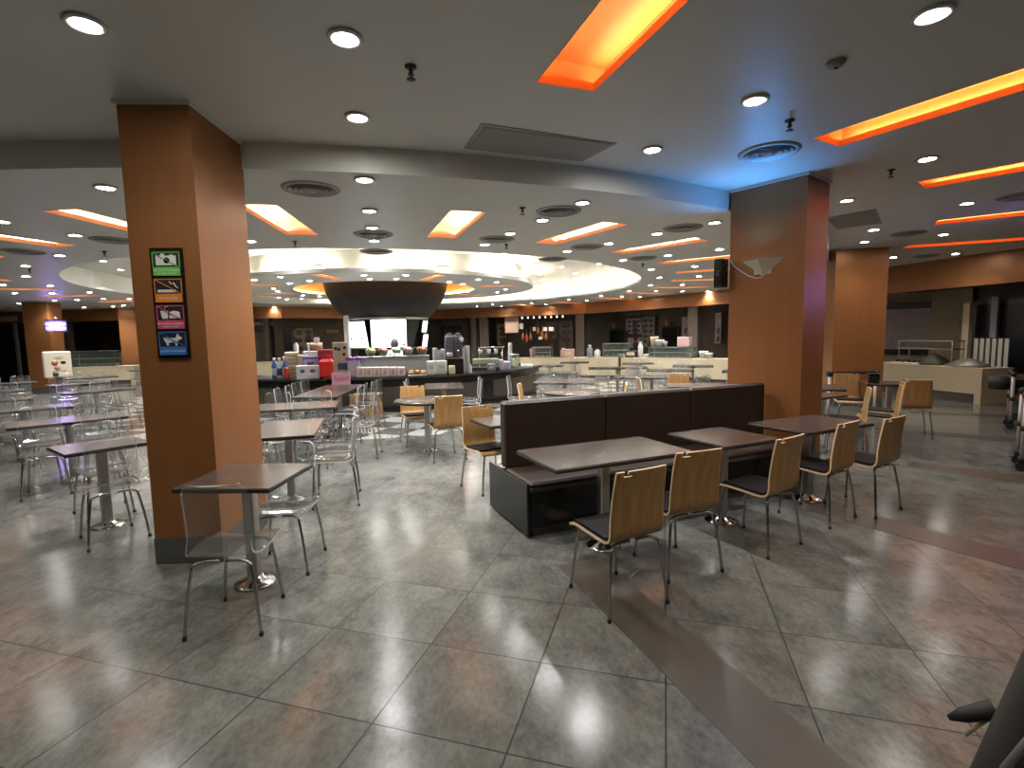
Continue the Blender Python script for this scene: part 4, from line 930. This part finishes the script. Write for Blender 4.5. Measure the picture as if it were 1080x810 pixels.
for s in (-1, 1):
    for k in range(5):
        x0 = s*.11+(-.026+.013*k)*1.0
        q = [((x0,.47,.975),.011),((x0+.001,.51,.965),.0095),((x0,.53+.008*(1-abs(k-2)),.945),.008)] if k else [((s*.11-s*.03,.47,.975),.011),((s*.11-s*.055,.495,.965),.0095),((s*.11-s*.06,.515,.955),.008)]
        skin_body('finger', q, [(0,1),(1,2)], m_skin, body, 1)
MB().ball((0,.252,1.43),.018,(.8,1.1,1.2),8).build('nose', m_skin, W)
for s in (-1,1): MB().ball((s*.097,.14,1.43),.024,(.4,.7,1.2),8).build('ear', m_skin, W)
for s in (-1,1): MB().ball((s*.034,.232,1.455),.012,(1.1,.5,.7),8).build('eye', m_gblack, W)
MB().ball((0,.238,1.385),.024,(1.1,.4,.35),8).build('mouth', m_dred, W)

# ------------------------------------------------------------------ signs and lamps on the pillars
ca3, sa3 = math.cos(a3), math.sin(a3)
fl = Vector((-2.19,3.70,0)) - Vector((ca3,sa3,0))*.48
A_, B_ = (fl.x, fl.y), (-2.19, 3.70)
p0 = atline(180, 264, A_, B_); p1 = atline(181, 375.5, A_, B_); pl = atline(163.5, 300, A_, B_); pr = atline(197, 300, A_, B_)
w = (pr-pl).length*.93; h = p0.z-p1.z; c = (p0+p1)/2 - Vector((-sa3,ca3,0))*.008
t = thing('prohibition_sign', 'upright black board of four coloured prohibition signs on the big left pillar', 'sign', (c.x, c.y, c.z), a3)
MB().box((0,0,0),(w+.02,.012,h+.03)).build('backing', m_gblack, t)
m_picw = mat('sign_white',(.62,.62,.60),.5)
cols = [('green',(.13,.46,.07)),('orange',(.62,.21,.03)),('pink',(.56,.06,.14)),('blue',(.03,.16,.48))]
caps = [('NO PHOTOGRAPHY','OR VIDEO TAKING'),('NO SMOKING',''),('NO FOOD & DRINKS','FROM OUTSIDE'),('NO PETS ALLOWED','')]
ph = h/4
for i, ((cnm, cc), cp) in enumerate(zip(cols, caps)):
    z = h/2-ph*(i+.5); mc = mat('sign_'+cnm, cc, .45)
    pn = MB().box((0,-.008,0),(w*.96,.006,ph*.95)).build('sign_panel', mat('sign_black',(.02,.018,.018),.4), t, (0,0,z)); pn['label'] = '%s captioned prohibition panel' % cnm
    MB().box((0,-.0125,-ph*.31),(w*.9,.004,ph*.29)).build('caption_band', mc, pn)
    textmesh(cp[0], ph*.105, m_picw, 'caption', pn, (0,-.0152,-ph*(.27 if cp[1] else .31)), depth=.0006)
    if cp[1]: textmesh(cp[1], ph*.085, m_picw, 'caption', pn, (0,-.0152,-ph*.38), depth=.0006)
    b = MB(); zc = ph*.13; u = ph
    if i == 0:
        b.box((0,-.0125,zc-.02*u),(w*.68,.003,u*.36)).box((-.12*u,-.0125,zc+.19*u),(u*.14,.003,u*.08)).box((.2*u,-.0125,zc+.18*u),(u*.1,.003,u*.04))
    elif i == 1:
        b.box((-.05*u,-.0125,zc-.16*u),(w*.62,.003,u*.10))
        b.tube([(.05*u,-.0125,zc+.2*u),(.12*u,-.0125,zc+.10*u),(.22*u,-.0125,zc+.14*u),(.27*u,-.0125,zc+.02*u),(.36*u,-.0125,zc-.05*u)], .022*u, 6)
    elif i == 2:
        b.add([(-.36*u,-.0125,zc+.1*u),(-.06*u,-.0125,zc+.1*u),(-.11*u,-.0125,zc-.2*u),(-.31*u,-.0125,zc-.2*u)],[(0,1,2,3)])
        b.tube([(-.2*u,-.0125,zc+.1*u),(-.17*u,-.0125,zc+.24*u),(-.08*u,-.0125,zc+.26*u)], .015*u, 6)
        b.ball((.16*u,-.0125,zc-.02*u),.2*u,(1,.02,.55),14).box((.16*u,-.0125,zc-.13*u),(.40*u,.003,.12*u))
    else:
        b.add([(x*u,-.0125,zc+y*u) for x,y in ((-.34,.08),(-.1,.07),(.12,.06),(.2,.24),(.25,.14),(.36,.08),(.34,.01),(.24,-.01),(.18,-.1),(.18,-.23),(.1,-.23),(.08,-.1),(-.14,-.12),(-.14,-.22),(-.22,-.22),(-.24,-.12),(-.28,-.08))], [tuple(range(17))])
    b.build('pictogram', m_picw, pn)
    if i == 0: 
        o = MB().lathe([(.11*u,0),(.11*u,.002),(.001,.003)],(0,0,0),16).build('lens_ring', m_gblack, pn); o.location = (.03*u,-.0145,zc-.02*u); o.rotation_euler = (PI/2,0,0)
    b = MB().tube([(-w*.44,-.0155,zc+.28*u),(w*.44,-.0155,zc-.28*u)], .016*u, 6)
    b.build('slash', mc, pn)
    b = MB()
    for s in (-1,1): b.box((s*w*.45,-.0118,zc),(.006,.002,u*.56)).box((0,-.0118,zc+s*.28*u),(w*.9,.002,.006))
    b.build('border', mc, pn)

# pyramid wall lamp on the right pillar
pA = RPC; pB = RPC + rpy*.85
PA, PB = (pA.x,pA.y), (pB.x,pB.y)
tl, tr, bt = atline(781,278,PA,PB), atline(831,268,PA,PB), atline(803,291,PA,PB)
m3 = (tl+tr)/2
an = math.atan2(-rpy.y, -rpy.x)     # local x runs to the right along the wall, local -y points into the room
t = thing('wall_lamp', 'pale wedge shaped wall lamp with blue glow on the right pillar', 'wall lamp', (m3.x,m3.y,bt.z), an)
w = Vector((tl.x-tr.x, tl.y-tr.y)).length*.92; hh = m3.z-bt.z
mL = mat('beige_lamp_shell', (.62,.58,.46), .45)
b = MB(); dp = .15
b.add([(-w/2,-.005,hh),(w/2,-.005,hh),(.02*w,-dp,hh*.93),(-.02*w,-.01,0),(.05*w,-.01,0)], [(0,3,2),(2,3,4),(2,4,1),(0,1,4,3)])
b.build('shade', mL, t)
b = MB().box((0,-.01,hh*.45),(w*.4,.012,hh*.7)); b.build('wall_plate', mL, t)
MB().tube([(-w*.22,-.035,hh*.86),(w*.22,-.035,hh*.86)], .010, 8).build('tube', m_bluetube, t)
pts = [atline(x,y,PA,PB) for x,y in ((771,275),(775,281),(782,286),(790,291),(798,293.5),(804,292.5),(806,288))]
inv = Matrix.Rotation(-an,4,'Z')
MB().tube([inv@(q-Vector((m3.x,m3.y,bt.z)))+Vector((0,-.012,0)) for q in pts], .007, 6).build('cable', m_white, t)
bl = bpy.data.lights.new('blue_bulb','AREA'); bl.shape = 'RECTANGLE'; bl.size = .3; bl.size_y = .06; bl.energy = 7; bl.color = (.08,.38,1.0)
o = bpy.data.objects.new('bulb', bl); COL.objects.link(o); o.parent = t; o.location = (0,-.10,hh*1.0); o.rotation_euler = (PI+.5,0,0); bl.spread = R(120)
# hanging screen at the pillar's far side
q = RPC + rpy*.85 - rpx*.09
t = thing('hanging_screen', 'small dark screen mounted on the far left edge of the right pillar', 'screen', (q.x+rpy.x*.06, q.y+rpy.y*.06, atY(767,290,6.4).z), an-PI/2)
MB().box((0,0,0),(.16,.10,.34),bev=.01).build('body', m_gblack, t); MB().box((0,-.055,0),(.12,.006,.28)).build('display', m_darkgrey, t); MB().box((.06,.03,.0),(.14,.04,.06)).build('bracket', m_darkgrey, t)
# violet insect lamp on the far left pillar
q = atY(59, 344, L2.y-.12)
t = thing('insect_lamp', 'violet glowing insect lamp on the far left pillar', 'insect lamp', tuple(q), R(25)+.25)
MB().box((0,.05,0),(.54,.06,.36),bev=.015).build('back_plate', m_darkgrey, t)
MB().box((0,-.0,.185),(.54,.14,.03)).build('top_cover', m_darkgrey, t); MB().box((0,0,-.185),(.54,.14,.03)).build('tray', m_darkgrey, t)
for s in (-1,1):
    MB().box((s*.26,0,0),(.03,.14,.36)).build('end_cap', m_darkgrey, t); MB().tube([(-.24,-.01,s*.07),(.24,-.01,s*.07)], .022, 8).build('tube', m_uv, t)
b = MB()
for i in range(7): b.tube([(-.24,-.065,-.15+i*.05),(.24,-.065,-.15+i*.05)], .003, 4)
b.build('guard', m_steel, t)
MB().ball((0,-.02,.26),.05).build('indicator', mat('pale_lamp_knob',(.6,.55,.6),.4), t)
vl = bpy.data.lights.new('violet_bulb','AREA'); vl.shape = 'RECTANGLE'; vl.size = .5; vl.size_y = .3; vl.energy = 26; vl.color = (.30,.18,1.0)
o = bpy.data.objects.new('bulb', vl); COL.objects.link(o); o.parent = t; o.location = (0,-.09,0); o.rotation_euler = (R(90),0,0)
l2 = dup(t, (8.6, 7.5, 2.42), R(-75), 'violet insect lamp hanging beyond the right edge, mirrored on the right pillar')
b = MB().tube([(-.2,.05,.18),(-.2,.05,.88)], .008, 6); b.build('hanger', m_steel, l2); b = MB().tube([(.2,.05,.18),(.2,.05,.88)], .008, 6); b.build('hanger', m_steel, l2)
# beige sign box below it
q = atY(62, 398, 14.9)
t = thing('sign_box', 'beige upright sign box with brown pictures in front of the far left pillar', 'sign', (q.x, q.y, 0), face(q)+.12)
z0, z1 = q.z, atY(62, 370.5, 14.9).z
m_bg = mat('beige_sign',(.66,.58,.44),.45)
MB().box((0,0,(z0+z1)/2),(.62,.2,z1-z0),bev=.03).build('box', m_bg, t); MB().box((0,0,z0/2),(.12,.12,z0)).build('post', m_darkgrey, t); MB().box((0,0,.015),(.5,.4,.03),bev=.01).build('foot', m_darkgrey, t)
for x, z, r, m in ((-.07,.42,.075,mat('brown_pic',(.30,.12,.06),.5)),(.12,.43,.06,m_gblack),(-.02,.28,.07,mat('tan_pic',(.42,.22,.12),.5)),(-.07,.10,.07,m_darkgrey)):
    o = MB().lathe([(r,0),(r,.003),(.001,.004)],(0,0,0),16).build('picture', m, t); o.location = (x,-.101,z0+z); o.rotation_euler = (PI/2,0,0); o.scale = (1, .75 if r < .07 else 1, 1)
for z, ww in ((.58,.22),(.54,.14),(.19,.3)): MB().box((.02,-.101,z0+z),(ww,.004,.018)).build('text_line', mat('brown_text',(.25,.16,.1),.5), t)

# ------------------------------------------------------------------ tables
TZ = .75
def make_table(w, d, label, loc, rz, group, round_=False, cols=1):
    t = thing('round_table' if round_ else 'cafe_table', label, 'table', loc, rz, group)
    b = MB()
    if round_:
        b.lathe([(.001,TZ-.034),(w/2-.004,TZ-.034),(w/2,TZ-.030),(w/2,TZ-.006)], n=40, mi=1, cap=False).lathe([(w/2,TZ-.006),(w/2-.004,TZ),(.001,TZ)], n=40, mi=0, cap=False)
    else:
        b.box((0,0,TZ-.0175),(w,d,.029),1,bev=.006).box((0,0,TZ-.002),(w-.006,d-.006,.004),0)
    b.build('tabletop', [m_top, m_topedge], t)
    xs = [0] if cols == 1 else [-w*.28, w*.28]
    for x in xs:
        MB().box((x,0,TZ-.043),(.26,.26,.016)).build('mounting_plate', m_darkgrey, t)
        MB().box((x,0,(TZ-.05)/2+.01),(.076,.076,TZ-.07),bev=.012).build('column', m_steel, t)
        MB().lathe([(.135,0),(.135,.006),(.11,.018),(.06,.032),(.045,.05),(.001,.05)], (x,0,0), 28).build('base', m_chrome, t)
    return t
def az_rz(a): return PI/2-R(a)          # turns local +X to the bearing a

# ------------------------------------------------------------------ chairs
def smoothpath(pts, n=4):
    P = [Vector(p) for p in pts]; out = []
    for i in range(len(P)-1):
        a, b_, c_, d_ = P[max(i-1,0)], P[i], P[i+1], P[min(i+2,len(P)-1)]
        for k in range(n):
            t = k/n; out.append(.5*((2*b_)+(c_-a)*t+(2*a-5*b_+4*c_-d_)*t*t+(3*b_-a-3*c_+d_)*t**3))
    return out+[P[-1]]
def shell_grid(prof, half, nu, curve):
    ys = smoothpath([(0,y,z) for y,z in prof], 3); hs = smoothpath([(h,0,0) for h in half], 3); g = []
    for j, p in enumerate(ys):
        hw = hs[j].x; s = j/(len(ys)-1); row = []
        for i in range(nu):
            u = -1+2*i/(nu-1); cs, cb = curve
            bk = min(1, max(0, (p.z-.47)/.1))
            row.append((u*hw, p.y+cb*u*u*bk, p.z+cs*u*u*(1-bk)))
        g.append(row)
    return g
def legs(t, m, front=(.185,.215), rear=(.222,-.235), zt=.425):
    for s in (-1,1):
        for (fx, fy), inset, yb, zz in ((front,.045,.16,zt),(rear,.045,-.165,zt-.004)):
            top = (s*(fx-inset), fy+(yb-fy)*.62)
            pts = smoothpath([(s*fx,fy,.008),(s*(fx-inset*.45),fy+(yb-fy)*.28,zz*.5),(top[0],top[1],zz-.05),(s*(fx-inset-.014),top[1]+(yb-top[1])*.35,zz-.016),(s*(fx-inset-.06),yb,zz-.004),(s*.02,yb,zz-.004)], 3)
            l = MB().tube(pts, .0095, 8).build('leg', m, t)
            MB().lathe([(.011,0),(.0125,.004),(.0125,.02),(.010,.024)], (s*fx,fy,0), 10).build('foot_cap', m_black, l)
def make_wood(label, loc, rz, group):
    t = thing('plywood_chair', label, 'chair', loc, rz, group)
    prof = [(.222,.408),(.212,.432),(.15,.446),(.05,.445),(-.06,.438),(-.14,.434),(-.188,.448),(-.212,.49),(-.222,.57),(-.234,.70),(-.250,.81),(-.256,.842),(-.261,.872)]
    half = [.178,.19,.197,.20,.20,.20,.20,.20,.198,.193,.188,.186,.182]
    g = shell_grid(prof, half, 15, (.004,.012)); nv = len(g)
    skip = {(nv-2,2),(nv-3,2),(nv-4,2),(nv-4,3)}
    MB().sheet(g, .013, skip).build('shell', [m_ply, m_plyedge], t)
    gp = [[(x*.93, y, z+.0165) for x,y,z in row] for row in g[5:17]]
    MB().sheet(gp, .018, mi=0, edge=0).build('seat_pad', m_pad, t)
    legs(t, m_legsteel); return t
def make_clear(label, loc, rz, group):
    t = thing('clear_chair', label, 'chair', loc, rz, group)
    prof = [(.228,.415),(.215,.436),(.15,.452),(.05,.452),(-.06,.444),(-.13,.442),(-.185,.458),(-.207,.505),(-.214,.57),(-.224,.68),(-.237,.79),(-.241,.845),(-.244,.872)]
    half = [.135,.172,.200,.210,.208,.197,.182,.174,.172,.172,.172,.165,.138]
    g = shell_grid(prof, half, 13, (.012,.035))
    MB().sheet(g, .011).build('shell', [m_clear, m_edgehighlight], t)
    legs(t, m_legsteel, (.178,.20), (.205,-.225), .428); return t
PROTO = {}
def chair(kind, x, y, az, label, group):
    mk = make_wood if kind == 'w' else make_clear
    if kind not in PROTO: PROTO[kind] = mk(label, (x,y,0), -R(az), group); return PROTO[kind]
    return dup(PROTO[kind], (x,y,0), -R(az), label, group)
GB = 'plywood chairs facing the booth'
for x, y, a, lb in ((.62,3.09,-27,'nearest light wood chair at the long booth table, leftmost of the booth row'),(1.13,3.52,-20,'second light wood chair at the long booth table, right of the nearest one'),(1.88,3.87,-33,'light wood chair at the small square table in the middle of the booth'),
        (2.66,4.41,-33,'light wood chair at the rounded table by the right pillar, left of two'),(3.2,4.61,-30,'light wood chair at the end of the booth row, right of two by the pillar')):
    chair('w', x, y, a, lb, GB)
GW = 'plywood chairs around the hall'
for x, y, a, lb in ((-.27,5.42,150,'light wood chair left of the booth end, tucked under a table and facing the viewer'),(-.92,6.86,-22,'light wood chair in front of the round table, back to the viewer'),(-1.5,7.85,160,'light wood chair on the far side of the round table left of the booth'),
        (.36,8.05,100,'light wood chair left of the round table behind the booth'),(1.50,7.85,-80,'light wood chair right of the round table behind the booth'),(3.05,9.15,185,'light wood chair whose back shows above the booth near the pillar'),(3.72,8.9,-95,'light wood chair against the left edge of the right pillar, behind the booth'),(2.42,8.75,95,'light wood chair seen edge on behind the booth'),
        (4.42,6.72,-62,'light wood chair behind the right pillar beside the square table, nearest of that cluster'),(4.97,6.9,-58,'light wood chair right of the pillar cluster, left of two turned sideways'),(5.34,7.36,-60,'light wood chair right of the pillar cluster, right of two turned sideways'),(6.10,7.72,32,'light wood chair with broad back in front of the far right table'),(5.66,8.55,205,'light wood chair facing the viewer beyond the table behind the pillar')):
    chair('w', x, y, a, lb, GW)
def tbl(key, x, y, w, d, az, label, group='cafe tables', round_=False, cols=1):
    return make_table(w, d, label, (x,y,0), az_rz(az), group, round_, cols)
tbl('R1',.69,3.86,1.17,.66,67,'long dark table at the left end of the booth','tables along the booth')
tbl('R2',1.80,4.33,.64,.64,65,'small square dark table in the middle of the booth','tables along the booth')
tbl('R3',2.86,4.86,.95,.62,65,'dark table with rounded corners at the booth end by the right pillar','tables along the booth')
tbl('T14',.02,5.44,.82,.54,63,'dark table behind the left end of the booth')
tbl('rt',-1.23,7.30,.92,.92,0,'round table with two wood chairs between the clear chair rows and the booth','round tables',True)
tbl('rb',.93,7.95,.90,.90,0,'round table just above the booth back','round tables',True)
tbl('wt',3.1,8.55,1.0,.65,100,'dark table behind the booth close to the right pillar')
tbl('R4',4.02,6.98,.85,.65,65,'dark square table just right of the right pillar')
tbl('R4b',4.85,7.95,.8,.6,30,'dark table between the sideways wood chairs and the second right pillar')
tbl('R5',6.15,8.3,.75,.6,112,'dark table at the far right with a black holder on it')
def four(kind, x, y, w, d, az, phrase, group, sides=(1,-1), n=2, ends=(), skip=()):
    if w < .95: n = 1
    a = azdir(az); nn = Vector((a.y,-a.x,0))
    names = {1:'near',-1:'far'}
    for s in sides:
        for k in range(n):
            off = 0 if n == 1 else (-.25+.5*k)*w/1.05
            if (s,k) in skip: continue
            p = Vector((x,y,0))+a*off+nn*s*(d/2+.10+.03*((k*3+int(x*7)) % 3-1))
            head = math.degrees(math.atan2(-nn.x*s,-nn.y*s))+((k*5+int(y*9)) % 5-2)*3
            side = 'near' if p.y < y else 'far'; hand = ('left' if (a.x*off < 0) else 'right') if n > 1 else ''
            chair(kind, p.x, p.y, head, 'clear chair, %s side%s, at %s' % (side, ' '+hand if hand else '', phrase), group)
GC = 'clear chairs around the dark tables'
# tables left of and behind the left pillar
tbl('T1',-1.78,3.36,.62,.62,93,'small square dark table against the right side of the big left pillar')
chair('c',-1.655,2.93,-5,'nearest clear plastic chair, in front of the small table by the big left pillar',GC)
chair('c',-1.66,3.62,172,'clear plastic chair behind the small table by the big left pillar, facing the viewer',GC)
tbl('T2',-3.69,4.51,.62,.56,37,'square dark table just left of the big left pillar')
chair('c',-3.42,4.22,-50,'clear plastic chair tucked under the table just left of the big pillar, nearer side',GC)
chair('c',-3.98,4.86,130,'clear plastic chair behind the table just left of the big pillar',GC)
LF = [(-5.31,6.06,1.08,.64,45,'the long table near the left edge'),(-6.95,7.22,1.08,.64,45,'the second long table at the left edge'),(-8.6,8.35,1.08,.64,45,'the fourth table row on the left'),(-7.95,9.75,1.08,.64,35,'the table left of the big pillar, farther back'),
      (-10.2,9.9,1.08,.64,45,'the fifth table row on the left'),(-9.75,11.5,1.08,.64,40,'the table in the middle of the left field'),(-11.9,12.0,1.08,.64,45,'the table in front of the beige sign box'),(-11.2,13.6,1.08,.64,40,'the table right of the beige sign box'),(-14.2,13.4,1.08,.64,45,'the far table at the left edge'),(-12.0,16.9,1.08,.64,45,'the farthest left table')]
for x,y,w,d,a,ph in LF:
    tbl('L',x,y,w,d,a,'dark table on the left: '+ph.replace('the ','',1))
    four('c',x,y,w,d,a,ph,GC)
# row running from the left pillar to the bar
for x,y,w,d,a,ph,sd in ((-2.30,5.17,1.05,.62,-15,'the dark table right behind the big left pillar',(1,-1)),(-3.0,6.9,1.2,.76,76,'the wide dark table in the row to the bar',(1,-1)),(-3.12,8.4,1.0,.72,-4,'the front half of the reddish joined tables',(1,-1)),(-3.2,9.42,1.0,.72,-4,'the rear half of the reddish joined tables',(1,-1))):
    tbl('M',x,y,w,d,a,ph.replace('the ','',1)); four('c',x,y,w,d,a,ph,GC,sd)
chair('c',-2.1,7.05,-95,'clear plastic chair at the right end of the wide dark table',GC)
tbl('T13',-1.25,9.3,1.1,.70,-8,'dark table right in front of the bar, beyond the round table')
four('c',-1.25,9.3,1.1,.70,-8,'the table right in front of the bar',GC)
chair('c',.14,9.62,100,'clear plastic chair standing by the right end of the bar',GC)
for x,y,w,d,a,ph in ((1.0,9.65,1.15,.65,100,'the table behind the round one above the booth'),(2.85,10.4,1.5,.65,103,'the long table behind the booth'),(1.05,11.9,1.0,.65,100,'the table beyond the bar end'),(3.75,12.15,1.05,.65,105,'the middle table before the cream counter'),(2.75,13.3,1.5,.65,98,'the far long table before the counter'),(4.75,13.4,1.0,.65,110,'the counter table near the right pillar'),(1.1,14.7,.8,.6,100,'the farthest table behind the bar end'),(3.7,15.0,.9,.6,100,'the farthest table below the noodles sign'),(5.2,11.3,1.0,.65,115,'the table hidden behind the right pillar edge'),(2.0,16.2,.9,.6,100,'the table touching the long cream counter')):
    tbl('B',x,y,w,d,a,'dark table: '+ph.replace('the ','',1)); four('c',x,y,w,d,a,ph,GC)
# black holder and white cups on a far right table
q = Vector((5.93,8.35,TZ))
t = thing('napkin_holder', 'black holder standing on the far right table', 'holder', tuple(q), R(-30))
MB().box((0,0,.07),(.15,.13,.14),bev=.012).build('body', m_gblack, t); MB().box((0,0,.147),(.22,.16,.012),bev=.004).build('lid', m_black, t)
# queue barrier
p0, p1 = Vector((5.95,9.55,0)), Vector((6.82,9.55,0)); 
t = thing('queue_barrier', 'black belt barrier on two pale posts in front of the second right pillar', 'barrier', (p0.x,p0.y,0))
for x in (0,.87):
    MB().lathe([(.025,.02),(.025,.76)], (x,0,0), 12).build('post', mat('pale_post',(.62,.60,.55),.4), t)
    MB().lathe([(.15,0),(.15,.012),(.03,.03),(.001,.03)], (x,0,0), 20).build('base', m_darkgrey, t)
    MB().box((x,0,.80),(.09,.09,.10),bev=.015).build('head', m_black, t)
MB().box((.435,0,.81),(.80,.012,.055)).build('belt', m_black, t)
# ------------------------------------------------------------------ booth
O = Vector((.12,4.02,0)); BL = 3.2
t = thing('booth_bench', 'long dark brown upholstered booth bench with a high back and black base', 'booth bench', tuple(O), R(23))
MB().box((BL/2+.01,.30,.235),(BL-.02,.56,.33)).build('base', m_gblack, t)
MB().box((BL/2+.02,.33,.035),(BL-.06,.58,.07)).build('plinth', mat('brown_grey_kick',(.10,.085,.07),.5), t)
MB().box((-.012,.42,.235),(.024,.86,.43),bev=.004).build('end_panel', mat('black_panel',(.012,.012,.011),.3), t)
MB().box((BL/2,.752,.21),(BL-.02,.18,.42)).build('rear_ledge', m_gblack, t)
MB().box((BL/2+.01,.27,.428),(BL-.02,.55,.055),bev=.018).build('seat_cushion', m_leather, t)
for i in range(3):
    L3 = BL/3; MB().box((.02+L3*(i+.5),.60,.745),(L3-.004,.13,.61),bev=.022).build('backrest', m_leather, t)
MB().box((BL/2,.004,.395),(BL-.02,.02,.03)).build('edge_trim', mat('bronze_trim',(.10,.075,.06),.35), t)
# ------------------------------------------------------------------ tray trolleys at the right edge
m_pole = mat('pale_tube',(.52,.46,.42),.35,.4)
def trolley(label, loc, rz, basket):
    t = thing('tray_trolley', label, 'trolley', loc, rz, 'tray trolleys at the right edge')
    for sx in (-1,1):
        for sy in (-1,1):
            x, y = sx*.26, sy*.2
            MB().lathe([(.024,.14),(.024,.86)], (x,y,0), 12).build('post', m_pole, t)
            for pf in ([(.034,.84),(.034,.90),(.001,.92)],[(.034,.46),(.034,.52)],[(.036,.11),(.036,.17)]): MB().lathe(pf, (x,y,0), 12).build('joint', m_black, t)
            c = MB().tube([(x,y-.012,.055),(x,y+.012,.055)], .055, 14); c.build('castor', m_black, t)
    for z in (.16,.49,.80):
        b = MB().box((0,0,z),(.52,.40,.018)).box((0,.2,z+.03),(.52,.012,.05)).box((0,-.2,z+.03),(.52,.012,.05)).box((.26,0,z+.03),(.012,.4,.05)).box((-.26,0,z+.03),(.012,.4,.05)); b.build('shelf', mat('brown_tray',(.13,.07,.05),.4) if z > .4 else m_darkgrey, t)
    if basket: MB().lathe([(.13,.62),(.15,.84),(.14,.84),(.12,.64),(.001,.64)], (-.40,0,0), 16).build('bin', m_black, t); MB().box((-.28,0,.82),(.06,.2,.02)).build('bin_hook', m_steel, t)
    return t
trolley('tray trolley with a black bin, farther of two at the right edge', (8.19,7.97,0), R(-40), True)
trolley('tray trolley cut by the right edge, nearer of two', (6.06,5.64,0), R(-40), False)
# dark stroller cut by the corner
A1, A2 = atY(1046,832,1.42), atY(1122,672,1.42)
t = thing('stroller', 'dark stroller part cut off by the lower right corner', 'stroller', (A1.x,A1.y,0))
o3 = Vector((A1.x,A1.y,0))
A1 = A1 + (A1-A2)*(A1.z-.03)/(A2.z-A1.z)
MB().tube([A1-o3, (A1+A2)/2-o3, A2-o3, A2-o3+Vector((.18,.0,.35))], [.055,.06,.062,.05], 16).build('frame_tube', mat('dark_grey_cloth',(.045,.045,.042),.7), t)
f0, f1 = atY(1000,757,1.55), atY(1050,748,1.5)
MB().tube([f0-o3, (f0*2+f1)/3-o3, f1-o3], [.008,.022,.03], 10).build('footrest', m_black, t)
MB().tube([atY(1018,775,1.53)-o3, atY(1046,756,1.5)-o3], .006, 6).build('trim_strip', m_cream, t)
MB().tube([atY(1058,812,1.2)-o3, atY(1100,762,1.2)-o3, atY(1140,720,1.2)-o3], .009, 8).build('strap', m_grille, t)
MB().tube([(.10,-.1,.055),(.14,-.1,.055)], .055, 14).build('wheel', m_black, t)

# straw on the floor
q = at(669, 606, 0)
t = tag(MB().tube([(-.055,0,.004),(.055,0,.004)], .0035, 6).build('drinking_straw', m_white), 'white drinking straw lying on the floor by the nearest wood chair', 'straw'); t.location = (q.x,q.y,.001); t.rotation_euler.z = R(48)

# ------------------------------------------------------------------ world and view
wd = bpy.data.worlds.new('world'); S.world = wd; wd.use_nodes = True
wd.node_tree.nodes['Background'].inputs[0].default_value = (.50,.45,.40,1); wd.node_tree.nodes['Background'].inputs[1].default_value = .02
S.view_settings.view_transform = 'Standard'; S.view_settings.look = 'None'; S.view_settings.gamma = 1; S.view_settings.use_curve_mapping = False
S.view_settings.exposure = 0.0
S.cycles.transparent_max_bounces = 24; S.cycles.max_bounces = 6; S.cycles.caustics_reflective = False; S.cycles.caustics_refractive = False
S.cycles.sample_clamp_indirect = 4
